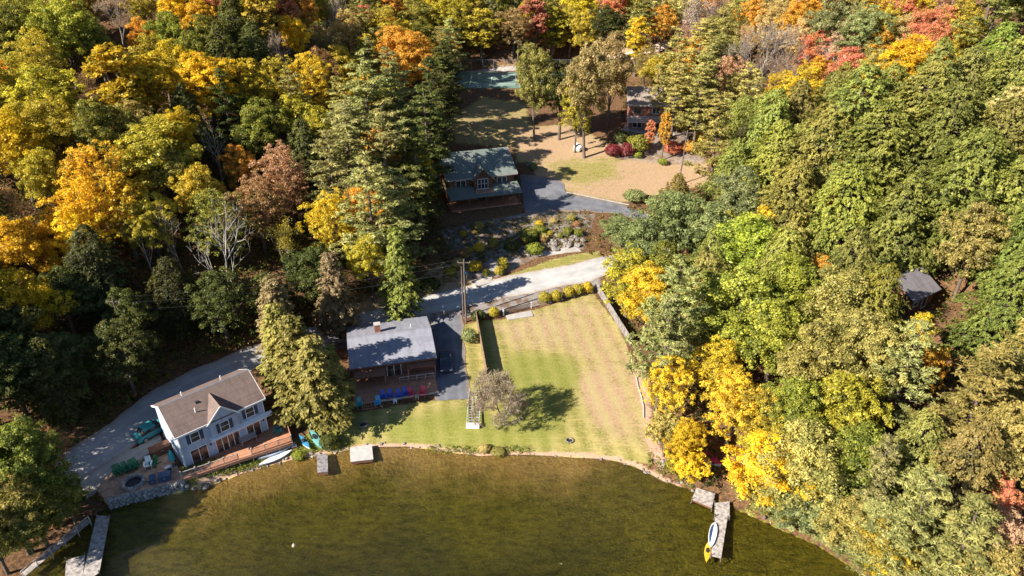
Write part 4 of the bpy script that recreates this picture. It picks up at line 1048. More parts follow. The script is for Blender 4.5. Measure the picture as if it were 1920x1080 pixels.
clumps('forest_undergrowth', pts, ur.uniform(.5, 1.55, len(pts))**2.0, [(.05,.075,.018),(.06,.085,.02),(.10,.12,.025),(.16,.10,.035),(.25,.13,.04),(.20,.17,.03),(.045,.06,.02)], 10, .5, .34, 'low mixed undergrowth covering the forest floor')

X = ur.uniform(-95, -10, 16000); Y = ur.uniform(66, 128, 16000)
ok = ~in_poly(X, Y, TIGHT) & (np.abs(X) < .8*Y+8) & ~(in_poly(X, Y, OPEN) & (X > -24)) & ~in_poly(X, Y, LAKE)
X, Y = X[ok][:3600], Y[ok][:3600]; pts = np.stack([X, Y, height(X, Y)], -1)
clumps('bank_thicket', pts, ur.uniform(.9, 2.6, len(pts)), [(.075,.095,.025),(.09,.11,.028),(.13,.14,.03),(.06,.08,.02),(.20,.12,.045),(.17,.16,.035)], 22, .42, .3, 'dense shrubby thicket covering the shaded bank above the road')

# ------------------------------------------------------------------ buildings
def window(par, x0, x1, z0, z1, y, panels=1, rows=1, fm='trim', gm='glass', shutters=None, name='window', fr=.07, out=.06):
    """framed opening standing proud of a wall that faces -y"""
    f = MB()
    f.box(x0-fr, x1+fr, y-out, y-.004, z1, z1+fr); f.box(x0-fr, x1+fr, y-out-.03, y-.004, z0-fr, z0)
    f.box(x0-fr, x0, y-out, y-.004, z0, z1); f.box(x1, x1+fr, y-out, y-.004, z0, z1)
    pw = (x1-x0)/panels
    for k in range(1, panels): f.box(x0+k*pw-.04, x0+k*pw+.04, y-out+.006, y-.004, z0, z1)
    for k in range(1, rows): f.box(x0, x1, y-out+.012, y-.004, z0+k*(z1-z0)/rows-.025, z0+k*(z1-z0)/rows+.025)
    w = f.build(name, M[fm], par)
    for k in range(panels):
        g = MB(); g.box(x0+k*pw+.002, x0+(k+1)*pw-.002, y-.03, y-.012, z0+.002, z1-.002); g.build('pane', M[gm], w)
    if shutters:
        for s in (x0-fr-shutters, x1+fr):
            q = MB(); q.box(s+.02, s+shutters, y-.05, y-.004, z0-.04, z1+.04)
            for r_ in range(8):
                zz = z0 + (r_+.4)*(z1-z0)/8; q.box(s+.06, s+shutters-.04, y-.062, y-.046, zz, zz+.07)
            q.build('shutter', M['shutter'], par)
    return w
def slab_roof(mb, x0, x1, ye, ze, yr, zr, th=.16):
    """one roof plane from the eave (ye,ze) to the ridge (yr,zr)"""
    n = Vector((0, -(zr-ze), (yr-ye))).normalized()
    if n.z < 0: n = -n
    prof = [(ye, ze), (yr, zr), (yr, zr - th), (ye, ze - th)]
    return mb.extr_x(prof, x0, x1)

# --- white two-storey house
wh = empty('white_house', WH_O, WH_A, 'white two-storey house with brown gable roof beside the lake', 'house')
W_, D_, EZ, RZ = 10.05, 6.9, 5.1, 7.15
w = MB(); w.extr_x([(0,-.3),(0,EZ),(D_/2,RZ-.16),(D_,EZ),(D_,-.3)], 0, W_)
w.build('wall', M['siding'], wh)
bx0, bx1, by = 3.55, 6.75, -.35
g = MB(); xm = (bx0+bx1)/2; GA = EZ + 1.55
g.extr_y([(bx0,2.62),(bx0,EZ-.05),(xm,GA),(bx1,EZ-.05),(bx1,2.62)], by, .5); g.build('bay_wall', M['siding'], wh)
rf = MB(); slab_roof(rf, -.25, W_+.25, -.38, EZ-.1, D_/2, RZ); slab_roof(rf, -.25, W_+.25, D_+.38, EZ-.1, D_/2, RZ)
roof = rf.build('roof', M['roof_brown'], wh)
m_ = MB(); m_.extr_x([(D_/2-.17,RZ-.075),(D_/2,RZ+.03),(D_/2+.17,RZ-.075),(D_/2,RZ-.02)], -.25, W_+.25); m_.build('ridge_cap', M['roof_dark'], roof)
# cross gable roof
gr = MB(); yb = 2.75; ov = .28; k = (GA-(EZ-.05))/(xm-bx0)
for s, xe in ((-1, bx0-ov), (1, bx1+ov)):
    ze = GA + .1 - k*abs(xe-xm)
    # eave valley runs back to where it meets the main roof
    main = lambda y: EZ-.1 + (RZ-EZ+.1)*(y+.38)/(D_/2+.38)
    yv = (ze-(EZ-.1))/((RZ-EZ+.1)/(D_/2+.38)) - .38; yr_ = (GA+.1-(EZ-.1))/((RZ-EZ+.1)/(D_/2+.38)) - .38
    vs = [(xe, by-.22, ze), (xm, by-.22, GA+.1), (xm, yr_, GA+.1+.012), (xe, max(yv, -.36), ze+.012), (xe, by-.22, ze-.14), (xm, by-.22, GA-.04), (xm, yr_, GA-.04), (xe, max(yv,-.36), ze-.14)]
    fs = [(0,1,2,3),(7,6,5,4),(0,4,5,1),(1,5,6,2),(2,6,7,3),(3,7,4,0)]
    if s > 0: fs = [tuple(reversed(q)) for q in fs]
    gr.add(vs, fs)
gr.build('gable_roof', M['roof_brown'], wh)
t = MB()   # fascia, rakes, corner boards, belt course
t.box(-.27, bx0-.02, -.44, -.385, EZ-.30, EZ-.09); t.box(bx1+.02, W_+.27, -.44, -.385, EZ-.30, EZ-.09)
for xx in (-.3, W_+.252):
    t.bar((xx+.025, -.38, EZ-.2), (xx+.025, D_/2, RZ-.1), .05, .2); t.bar((xx+.025, D_+.38, EZ-.2), (xx+.025, D_/2, RZ-.1), .05, .2)
t.bar((bx0-ov, by-.25, GA+.02-k*(xm-bx0+ov)), (xm, by-.25, GA+.02), .05, .18); t.bar((bx1+ov, by-.25, GA+.02-k*(xm-bx0+ov)), (xm, by-.25, GA+.02), .05, .18)
for xx in (-.012, W_-.1): t.box(xx, xx+.112, -.012, .1, 0, EZ-.3)
t.build('trim', M['trim'], wh)
b = MB(); b.extr_x([(-.006,2.45),(-.55,2.38),(-.55,2.5),(-.006,2.72)], 3.3, W_+.75); b.build('belt_canopy', M['trim'], wh)
for xc in (1.85, 8.35): window(wh, xc-.46, xc+.46, 3.15, 4.35, 0, 1, 2, shutters=.42)
window(wh, xm-.46, xm+.46, 3.1, 4.35, by, 1, 2, shutters=.42)
window(wh, .95, 2.75, .12, 2.1, 0, 2, 1, gm='glass_warm', name='sliding_door'); window(wh, 3.85, 6.55, .12, 2.1, 0, 4, 1, gm='glass_warm', name='sliding_door'); window(wh, 7.55, 9.15, .12, 2.1, 0, 2, 1, gm='glass_warm', name='sliding_door')
for (x, y) in ((2.9, 1.3), (2.6, 4.3), (7.2, 4.3)):
    zz = EZ + (RZ-EZ)*(y+.38)/(D_/2+.38) if y < D_/2 else EZ + (RZ-EZ)*(D_+.38-y)/(D_/2+.38)
    v = MB(); v.tube([(x,y,zz-.25),(x,y,zz+.55)], .06, 8); v.build('vent_pipe', M['trim'], wh)
v = MB(); v.box(3.35,3.65,2.1,2.4, EZ+1.2, EZ+1.52); v.build('roof_vent', M['dark'], wh)
dn = MB(); dn.tube([(.12,-.4,EZ-.2),(.12,-.06,EZ-.5),(.12,-.06,.1)], .045, 6); dn.build('downpipe', M['trim'], wh)
for xc in (3.25, 9.65):
    q = MB(); q.box(xc-.07, xc+.07, -.14, -.003, 1.7, 1.95); q.build('wall_lamp', M['dark'], wh)

# --- deck in front of the white house
DK_Z = 1.5
dpx = [P(340,899,DK_Z), P(549,829,DK_Z), P(531,777,DK_Z), P(508,781,DK_Z)]
fr_ = WH_O[:2] + rot2(WH_A) @ np.array([W_+.05, -.02]); fl_ = WH_O[:2] + rot2(WH_A) @ np.array([-.3, -.02])
dpoly = [tuple(p[:2]) for p in dpx] + [tuple(WH_O[:2] + rot2(WH_A) @ np.array([W_+.05, 1.2])), tuple(fr_), tuple(fl_)]
d0 = np.array(dpoly[0]); d1 = np.array(dpoly[1]); dk_a = math.atan2(*(d1-d0)[::-1])
dk = empty('lake_deck', (d0[0], d0[1], DK_Z), dk_a, 'reddish wooden deck with low rail along the front of the white house', 'deck')
Ri = rot2(-dk_a)
lp = [tuple(Ri @ (np.array(p)-d0)) for p in dpoly]
m_ = MB(); m_.prism(lp, -.12, .02); m_.build('floor', M['deck'], dk)
m_ = MB(); Ld = np.linalg.norm(d1-d0)
m_.box(0, Ld, -.03, .0, -.4, -.0); m_.build('fascia', M['deckrail'], dk)
npst = 8
for k in range(npst+1):
    q = MB(); x = .08 + k*(Ld-.16)/npst; q.box(x-.055, x+.055, .06, .17, -.95, 1.0); q.box(x-.075, x+.075, .04, .19, 1.0, 1.05); q.build('post', M['railwhite'], dk)
for k in range(npst):
    if k == 4: continue
    x0, x1 = .15 + k*(Ld-.16)/npst, .02 + (k+1)*(Ld-.16)/npst
    q = MB(); q.box(x0, x1, .08, .15, .84, .92); q.box(x0, x1, .09, .14, .12, .18)
    for j in range(10): xx = x0 + (j+.5)*(x1-x0)/10; q.box(xx-.018, xx+.018, .1, .13, .18, .84)
    q.build('rail', M['railwhite' if k < 5 else 'deckrail'], dk)
q = MB(); e0, e1 = lp[1], lp[2]
q.bar((e0[0]-.06,e0[1]+.1,.95),(e1[0],e1[1],.95),.08,.08); q.bar((e0[0]-.06,e0[1]+.1,.4),(e1[0],e1[1],.4),.05,.08); q.bar((e1[0],e1[1],-.6),(e1[0],e1[1],1.05),.1,.1); q.build('side_rail', M['deckrail'], dk)

# --- grey-roofed house
gh = empty('grey_roofed_house', GH_O, GH_A, 'low brown wooden house with pale grey roof and brick chimney', 'house')
W_, D_, EZ, RZ = 11.0, 9.4, 2.65, 3.85
m_ = MB(); m_.extr_x([(0,-.4),(0,EZ-.05),(D_/2,RZ-.2),(D_,EZ-.05),(D_,-.4)], 0, W_); m_.build('wall', M['brownwood'], gh)
m_ = MB(); slab_roof(m_, -.3, W_+.3, -.75, EZ-.08, D_/2-.002, RZ); m_.build('roof', M['roof_grey'], gh)
m_ = MB(); slab_roof(m_, -.3, W_+.3, D_+.6, EZ-.04, D_/2+.002, RZ); m_.build('roof', M['roof_grey'], gh)
m_ = MB(); m_.box(-.32, W_+.32, -.80, -.755, EZ-.3, EZ-.06); m_.build('fascia', M['brownwood'], gh)
m_ = MB(); m_.extr_x([(D_/2-.18,RZ-.03),(D_/2,RZ+.03),(D_/2+.18,RZ-.03),(D_/2,RZ-.05)], -.3, W_+.3); m_.build('ridge_cap', M['roof_grey'], gh)
m_ = MB(); m_.box(3.55, 4.35, 5.7, 6.4, 2.5, 4.75)
ch = m_.build('chimney', M['brick'], gh); m_ = MB(); m_.box(3.48,4.42,5.63,6.47,4.75,4.86); m_.build('chimney_cap', M['concrete'], ch)
m_ = MB(); m_.tube([(8.6,6.2,3.1),(8.6,6.2,3.95)], .06, 8); m_.build('vent_pipe', M['trim'], gh)
window(gh, 1.2, 3.0, .9, 2.0, 0, 2, 1, 'brownwood'); window(gh, 4.6, 6.4, .1, 2.1, 0, 2, 1, 'trim', 'glass_warm', name='sliding_door'); window(gh, 8.2, 10.0, .9, 2.0, 0, 2, 1, 'brownwood')
# porch canopy on the left part, lower brown lean-to
m_ = MB(); m_.extr_x([(-.06,2.12),(-2.05,1.72),(-2.05,1.84),(-.06,2.26)], .2, 4.3); m_.build('porch_roof', M['brownwood'], gh)
m_ = MB(); m_.extr_x([(-.06,2.12),(-1.5,1.86),(-1.5,1.98),(-.06,2.26)], 7.2, 11.0); m_.build('porch_roof', M['brownwood'], gh)
for x, y in ((.3,-1.95),(4.2,-1.95),(7.3,-1.42),(10.9,-1.42)):
    m_ = MB(); m_.box(x-.06,x+.06,y-.06,y+.06,-.3,1.78); m_.build('post', M['deckrail'], gh)

# --- deck of the grey-roofed house
gd_o = GH_O[:2] + rot2(GH_A) @ np.array([-.2, -4.9])
gd = empty('chair_deck', (*gd_o, 1.58), GH_A, 'wooden deck with coloured chairs in front of the grey-roofed house', 'deck')
m_ = MB(); m_.box(0, 11.0, 0, 4.85, -.16, 0); m_.build('floor', M['deck'], gd)
m_ = MB(); m_.box(-.03, 11.03, -.04, -.003, -.4, -.01); m_.build('fascia', M['railwhite'], gd)
m_ = MB(); m_.box(6.2, 10.9, 3.05, 3.15, .75, .83); m_.box(6.2, 10.9, 3.07, 3.13, .3, .36)
for k in range(5): m_.box(6.2+k*1.15, 6.3+k*1.15, 3.05, 3.15, 0, .75)
m_.build('rail', M['railwhite'], gd)
m_ = MB()
for k in range(3): m_.box(1.0, 3.0, -.3*(k+1), -.3*k-.045, -.2-.17*k, -.15-.17*k)
m_.build('step', M['deck'], gd)

# --- log house
lh = empty('log_house', LH_O, LH_A, 'log house with green metal roof and central gable behind the pines', 'house')
W_, D_, EZ, RZ = 12.6, 11.6, 5.05, 7.9
m_ = MB(); m_.extr_x([(0,-.6),(0,EZ-.05),(D_/2,RZ-.25),(D_,EZ-.05),(D_,-.6)], 0, W_); m_.build('wall', M['log'], lh)
m_ = MB(); slab_roof(m_, -.55, W_+.55, -.75, EZ-.2, D_/2-.002, RZ); m_.build('roof', M['roof_green'], lh)
m_ = MB(); slab_roof(m_, -.55, W_+.55, D_+.75, EZ-.2, D_/2+.002, RZ); m_.build('roof', M['roof_green'], lh)
m_ = MB()
for xx in (-.6, W_+.56):
    m_.bar((xx+.02,-.75,EZ-.32),(xx+.02,D_/2,RZ-.12),.05,.24); m_.bar((xx+.02,D_+.75,EZ-.32),(xx+.02,D_/2,RZ-.12),.05,.24)
m_.box(-.55, 4.4, -.80, -.755, EZ-.4, EZ-.2); m_.box(8.1, W_+.55, -.80, -.755, EZ-.4, EZ-.2)
m_.build('trim', M['railwhite'], lh)
xm, hw, yf = 6.25, 1.75, -1.1; GA = EZ + 1.55
m_ = MB(); m_.extr_y([(xm-hw,2.5),(xm-hw,EZ-.2),(xm,GA),(xm+hw,EZ-.2),(xm+hw,2.5)], yf, .6); m_.build('gable_wall', M['log'], lh)
m_ = MB(); k = (GA-EZ+.2)/hw; sl = (RZ-EZ+.2)/(D_/2+.75)
for s in (-1, 1):
    xe = xm + s*(hw+.4); ze = GA+.12-k*(hw+.4); yr_ = (GA+.12-(EZ-.2))/sl - .75
    vs = [(xe,yf-.5,ze),(xm,yf-.5,GA+.12),(xm,yr_,GA+.135),(xe,max((ze-(EZ-.2))/sl-.75,-.7),ze+.012)]; vs += [(a,b_,c-.14) for a,b_,c in vs]
    fs = [(0,1,2,3),(7,6,5,4),(0,4,5,1),(1,5,6,2),(2,6,7,3),(3,7,4,0)]
    m_.add(vs, fs if s < 0 else [tuple(reversed(q)) for q in fs])
m_.build('gable_roof', M['roof_green'], lh)
window(lh, xm-.95, xm+.95, 2.75, 4.6, yf, 3, 2, 'trim', 'glass'); window(lh, 1.4, 3.2, 2.9, 4.2, 0, 2, 1); window(lh, 9.4, 11.2, 2.9, 4.2, 0, 2, 1)
for a, b_ in ((-.6, 4.45), (8.05, W_+.6)):
    m_ = MB(); m_.extr_x([(-.06,3.0),(-3.9,2.12),(-3.9,2.26),(-.06,3.16)], a, b_); m_.build('porch_roof', M['roof_green'], lh)
m_ = MB(); m_.extr_x([(-2.9,2.30),(-3.9,2.12),(-3.9,2.26),(-2.9,2.45)], 4.45, 8.05); m_.build('porch_roof', M['roof_green'], lh)
m_ = MB(); m_.box(4.45, 8.05, -2.88, -1.1, 2.3, 2.42); bal = m_.build('balcony', M['deck'], lh)
m_ = MB(); m_.box(4.5, 8.0, -2.85, -2.78, 3.25, 3.33); m_.box(4.5, 8.0, -2.84, -2.79, 2.5, 2.56)
for j in range(26): m_.box(4.5+j*.14-.015, 4.5+j*.14+.015, -2.83, -2.80, 2.56, 3.25)
for x in (4.5, 6.2, 7.9): m_.box(x, x+.1, -2.87, -2.77, 2.42, 3.36)
m_.build('railing', M['railwhite'], bal)
for x in (-.3, 2.9, 6.2, 9.4, 12.6):
    m_ = MB(); m_.box(x-.1, x+.1, -3.75, -3.55, -.5, 2.16); m_.build('post', M['log'], lh)
window(lh, 1.0, 2.6, .8, 2.1, 0, 2, 1, 'log'); window(lh, 5.4, 7.2, .1, 2.2, 0, 2, 1, 'log', name='door'); window(lh, 9.6, 11.2, .8, 2.1, 0, 2, 1, 'log')
m_ = MB(); m_.box(-.5, 12.9, -4.0, -.02, -.35, .10); m_.build('porch_floor', M['deck'], lh)

# --- red house on the hill
rh = empty('red_house', RH_O, RH_A, 'red-sided house with taupe roof and raised deck on the hill', 'house')
W_, D_, EZ, RZ = 10.5, 8.0, 5.3, 8.0
m_ = MB(); m_.extr_x([(0,-.6),(0,EZ-.05),(D_/2,RZ-.2),(D_,EZ-.05),(D_,-.6)], 0, W_); m_.build('wall', M['redwood'], rh)
m_ = MB(); slab_roof(m_, -.5, W_+.5, -.6, EZ-.18, D_/2-.002, RZ); m_.build('roof', M['roof_taupe'], rh)
m_ = MB(); slab_roof(m_, -.5, W_+.5, D_+.6, EZ-.18, D_/2+.002, RZ); m_.build('roof', M['roof_taupe'], rh)
m_ = MB(); m_.bar((-.53,-.6,EZ-.28),(-.53,D_/2,RZ-.1),.05,.22); m_.box(-.5,W_+.5,-.66,-.605,EZ-.38,EZ-.18); m_.box(-.012,.14,-.014,.1,-.3,EZ-.4); m_.box(0.15,W_,-.05,-.004,2.35,2.6)
m_.build('trim', M['railwhite'], rh)
window(rh, 1.1, 2.6, 3.2, 4.5, 0, 2, 1, 'green_wall'); window(rh, 5, 6.6, 3.2, 4.5, 0, 2, 1); window(rh, 8, 9.4, 3.2, 4.5, 0, 2, 1); window(rh, 1, 3, 0.1, 2.0, 0, 2, 1); window(rh, 5, 7, .1, 2.0, 0, 2, 1, name='door')
m_ = MB(); m_.box(-.4, 10.4, -3.0, -.06, 2.0, 2.2); m_.build('deck_floor', M['railwhite'], rh)
m_ = MB(); m_.box(-.4, 10.4, -3.0, -2.93, 3.05, 3.13); m_.box(-.4,-.33,-2.93,-.1,3.05,3.13)
for j in range(14): x = -.4 + j*.82; m_.box(x, x+.06, -2.99, -2.94, 2.2, 3.05)
m_.build('deck_rail', M['railwhite'], rh)
for x in (-.2, 3.4, 7.0, 10.2):
    m_ = MB(); m_.box(x-.08, x+.08, -2.85, -2.69, -.6, 2.0); m_.build('deck_post', M['greywood'], rh)

# --- small cabin among the trees
cb = empty('small_cabin', CB_O, CB_A, 'small cabin with dark shingle roof half hidden in the right wood', 'cabin')
W_, D_, EZ, RZ = 5.4, 5.0, 2.5, 4.1
m_ = MB(); m_.extr_x([(0,-.8),(0,EZ-.05),(D_/2,RZ-.2),(D_,EZ-.05),(D_,-.8)], 0, W_); m_.build('wall', M['brownwood'], cb)
m_ = MB(); slab_roof(m_, -.4, W_+.4, -.6, EZ-.2, D_/2-.002, RZ); m_.build('roof', M['roof_dark'], cb)
m_ = MB(); slab_roof(m_, -.4, W_+.4, D_+.6, EZ-.2, D_/2+.002, RZ); m_.build('roof', M['roof_dark'], cb)
window(cb, .8, 1.8, .9, 1.9, 0, 1, 2); window(cb, 3.0, 3.9, .05, 2.0, 0, 1, 1, name='door', gm='glass_warm')

# ------------------------------------------------------------------ tennis court
def court_material():
    m, nt, nodes, L, out = _nt('court_surface')
    co = N(nt, 'ShaderNodeTexCoord').outputs['Object']
    n1, n2 = noise(nt, co, .35, 4), noise(nt, co, 5, 4, .7)
    c = mix_col(nt, ramp(nt, n1, .35, .65), (.095,.165,.13), (.135,.21,.165)); c = mix_col(nt, math_node(nt, 'MULTIPLY', ramp(nt, n2, .66, .72), .6), c, (.32,.17,.07))
    b = N(nt, 'ShaderNodeBsdfPrincipled'); L.new(c, b.inputs['Base Color']); b.inputs['Roughness'].default_value = .85; L.new(b.outputs[0], out.inputs[0]); return m
tc = empty('tennis_court', (1.0, 189.4, TC_Z), 0, 'green hard tennis court with white lines above the log house', 'tennis court')
m_ = MB(); m_.box(-17.2, 17.2, -8.6, 8.4, -.2, .05); m_.build('playing_surface', court_material(), tc)
m_ = MB(); z0, z1 = .056, .060
def hl(x0, x1, y): m_.box(x0, x1, y-.09, y+.09, z0, z1)
def vl(x, y0, y1): m_.box(x-.09, x+.09, y0+.092, y1-.092, z0, z1)
for y in (-5.485, -4.115, 4.115, 5.485): hl(-11.885, 11.885, y)
hl(-6.4, 6.4, 0)
for x in (-11.885, 11.885): vl(x, -5.485, -4.115); vl(x, -4.115, 4.115); vl(x, 4.115, 5.485)
for x in (-6.4, 6.4): vl(x, -4.115, 0); vl(x, 0, 4.115)
m_.build('court_lines', M['trim'], tc)
def net_mat(name, col, sc, fill):
    m, nt, nodes, L, out = _nt(name)
    b = N(nt, 'ShaderNodeBsdfDiffuse'); b.inputs[0].default_value = (*col, 1); L.new(b.outputs[0], out.inputs[0]); return m
M['net'] = net_mat('net_cord', (.03,.035,.04), 1, 1)
m_ = MB()
for k in range(60): y = -6.3 + k*12.6/59; m_.box(-.008, .008, y-.012, y+.012, .06, .98)
for k in range(8): m_.box(-.007, .007, -6.3, 6.3, .1+k*.11, .115+k*.11)
net = m_.build('net', M['net'], tc)
m_ = MB(); m_.box(-.02, .02, -6.3, 6.3, .98, 1.05); m_.build('net_band', M['trim'], net)
for y in (-6.4, 6.4):
    m_ = MB(); m_.tube([(0,y,0),(0,y,1.1)], .05, 8); m_.build('net_post', M['dark'], tc)
# chain-link fence behind the court
cf = empty('court_fence', (1.0, 198.6, TC_Z), 0, 'tall wire fence with thin posts behind the tennis court', 'fence')
m_ = MB()
for k in range(13): x = -18 + k*3
m_.tube([(-18,0,3.2),(18,0,3.2)], .025, 5); m_.tube([(-18,0,.1),(18,0,.1)], .02, 5); m_.build('top_rail', M['metal'], cf)
for k in range(13):
    x = -18 + k*3; m_ = MB(); m_.tube([(x,0,-.3),(x,0,3.3)], .04, 6); m_.build('post', M['metal'], cf)
m_ = MB()
for k in range(240): x = -18 + k*.15; m_.add([(x,0,.1),(x+.006,0,.1),(x+.006,0,3.2),(x,0,3.2)], [(0,1,2,3)])
o = m_.build('wire_mesh', M['metal'], cf); o['kind'] = 'stuff'
p = G(971, 125)
lp_ = empty('court_light', (p[0], p[1]+.3, p[2]), 0, 'tall thin floodlight pole at the back of the tennis court', 'light pole')
m_ = MB(); m_.tube([(0,0,-.3),(0,0,6.5)], [.09,.06], 8); m_.build('pole', M['metal'], lp_)
m_ = MB(); m_.bar((-.8,0,6.4),(.8,0,6.4),.08,.08); m_.build('crossarm', M['metal'], lp_)
for x in (-.7, .7):
    m_ = MB(); m_.box(x-.22,x+.22,-.3,.05,6.45,6.75); m_.build('lamp_head', M['white_plastic'], lp_)

# ------------------------------------------------------------------ utility poles and wires
def upole(px, py, H, lab, arms=1, lean=(0,0), r=.16, name='utility_pole', cat='utility pole'):
    p = G(px, py); o = empty(name, p, 0, lab, cat)
    m_ = MB(); m_.tube([(0,0,-.5),(lean[0]*.5,lean[1]*.5,H/2),(lean[0],lean[1],H)], [r, r*.85, r*.7], 9); m_.build('pole', M['pole'], o)
    if arms:
        m_ = MB(); m_.bar((lean[0]-.95,lean[1],H-.5),(lean[0]+.95,lean[1],H-.5),.1,.12); a = m_.build('crossarm', M['pole'], o)
        for x in (-.85,.85):
            m_ = MB(); m_.tube([(lean[0]+x,lean[1],H-.44),(lean[0]+x,lean[1],H-.25)], [.05,.03], 6); m_.build('insulator', M['metal'], a)
        if arms > 1:
            m_ = MB(); m_.tube([(lean[0]+.28,lean[1]-.1,H-1.9),(lean[0]+.28,lean[1]-.1,H-1.1)], .2, 10); m_.build('transformer', M['metal'], o)
    return np.array([p[0]+lean[0], p[1]+lean[1], p[2]+H])
t1 = upole(874, 604, 10.6, 'taller of two utility poles beside the driveway and lawn fence', 1)
t2 = upole(869, 594, 8.6, 'shorter dark utility pole standing just behind the taller one', 0, r=.13)
t3 = upole(1272, 347, 11.0, 'utility pole on the dry lawn below the red house', 1, (.5,0))
t4 = upole(1436, 292, 8.0, 'pale utility pole at the wood edge right of the red house', 2)
t5 = upole(451, 606, 6.5, 'broken reddish-brown snag leaning by the shaded road', 0, (-.7,.2), .2, 'dead_snag', 'dead tree')
t6 = upole(250, 680, 10.0, 'utility pole hidden in the shaded bank above the road', 1)
def wire(a, b, sag, lab, z=0.0):
    pts = [a*(1-t)+b*t + np.array([0,0,-4*sag*t*(1-t)+z]) for t in np.linspace(0, 1, 14)]
    o0 = pts[0].copy(); m_ = MB(); m_.tube([q-o0 for q in pts], .010, 4, cap=False); o = m_.build('power_line', M['wire'], None, o0); tag(o, lab, 'power line', 'power lines along the road')
for dz, dx, w_ in ((-.25,-.85,'front'),(-.25,.85,'rear')):
    wire(t6+[dx*.3,dx,dz], t1+[dx*.3,dx,dz], .9, f'{w_} upper power line along the road left of the pole pair')
    wire(t1+[dx,0,dz], t3+[dx,0,dz], 1.2, f'{w_} power line from the driveway pole up to the dry lawn')
    wire(t3+[dx,0,dz], t4+[dx,0,dz], .8, f'{w_} power line from the dry lawn pole to the wood edge')
wire(t6+[0,0,-1.8], t1+[0,0,-1.8], 1.0, 'lowest power line along the road left of the pole pair')

# ------------------------------------------------------------------ fences of the lawn
def board_fence(name, pts, h, mt, lab, seg=2.4, th=.05):
    ps = np.array([G(u, v)[:2] for u, v in pts]); s = np.concatenate([[0], np.cumsum(np.hypot(*np.diff(ps, axis=0).T))])
    n = max(2, int(s[-1]/seg)); q = np.stack([np.interp(np.linspace(0, s[-1], n+1), s, ps[:,i]) for i in (0,1)], -1)
    o = empty(name, (*q[0], hz(*q[0])), 0, lab, 'fence'); z0 = hz(*q[0])
    for k in range(n+1):
        z = hz(*q[k])-z0; m_ = MB(); a = q[k]-q[0]; m_.box(a[0]-.06,a[0]+.06,a[1]-.06,a[1]+.06,z-.3,z+h+.06); m_.build('post', M[mt], o)
    for k in range(n):
        a, b = q[k]-q[0], q[k+1]-q[0]; za, zb = hz(*q[k])-z0, hz(*q[k+1])-z0
        d = b-a; L = np.hypot(*d); nb = int(L/.16); m_ = MB()
        for j in range(nb):
            t = (j+.5)/nb; c = a+d*t; z = za*(1-t)+zb*t; w2 = .5*L/nb*.93; dd = d/L
            jz = .015*math.sin(j*12.9+k*7)
            m_.bar((c[0]-dd[0]*w2, c[1]-dd[1]*w2, z+h/2+.03+jz), (c[0]+dd[0]*w2, c[1]+dd[1]*w2, z+h/2+.03+jz), th, h)
        m_.build('board_panel', M[mt], o)
    return o
M['fence_plain'] = mat('fence_weathered', (.27,.245,.23), .85, .3, 3); M['fence_plain_b'] = mat('fence_brown_plain', (.30,.20,.13), .85, .3, 3)
board_fence('lawn_fence', [(1116,540),(1140,580),(1182,648)], 1.5, 'fence_plain', 'weathered grey board fence along the right edge of the lawn')
board_fence('drive_fence', [(893,602),(902,650),(912,706)], 1.75, 'fence_plain_b', 'tall brown board fence between the driveway and the lawn')
# barrier with mesh over the entrance of the lawn, and the pad
a, b = G(944, 592), G(996, 578)
ne = empty('mesh_barrier', a, math.atan2(b[1]-a[1], b[0]-a[0]), 'low dark mesh barrier between white posts at the top of the lawn', 'barrier')
L_ = np.hypot(b[0]-a[0], b[1]-a[1]); dzb = b[2]-a[2]
for x, z in ((0,0),(L_,dzb)):
    m_ = MB(); m_.box(x-.07,x+.07,-.07,.07,z-.2,z+1.1); m_.build('post', M['trim'], ne)
m_ = MB(); m_.bar((.07,0,.98),(L_-.07,0,.98+dzb),.05,.08); m_.bar((.07,0,.2),(L_-.07,0,.2+dzb),.05,.06)
for k in range(40): x = .1+k*(L_-.2)/39; z = dzb*x/L_; m_.bar((x,0,.23+z),(x,0,.94+z),.03,.03)
for k in range(5): m_.bar((.07,.0,.32+k*.13),(L_-.07,.0,.32+k*.13+dzb),.022,.022)
m_.build('mesh_panel', M['pole'], ne)
pc = [G(948,592), G(996,582), G(1000,594), G(953,601)]
m_ = MB(); zc = max(q[2] for q in pc); o0 = pc[0]; m_.prism([(q[0]-o0[0], q[1]-o0[1]) for q in pc], -.4, .08)
tag(m_.build('concrete_pad', M['concrete'], None, (o0[0], o0[1], zc-.06)), 'pale concrete pad below the mesh barrier on the lawn', 'concrete pad')

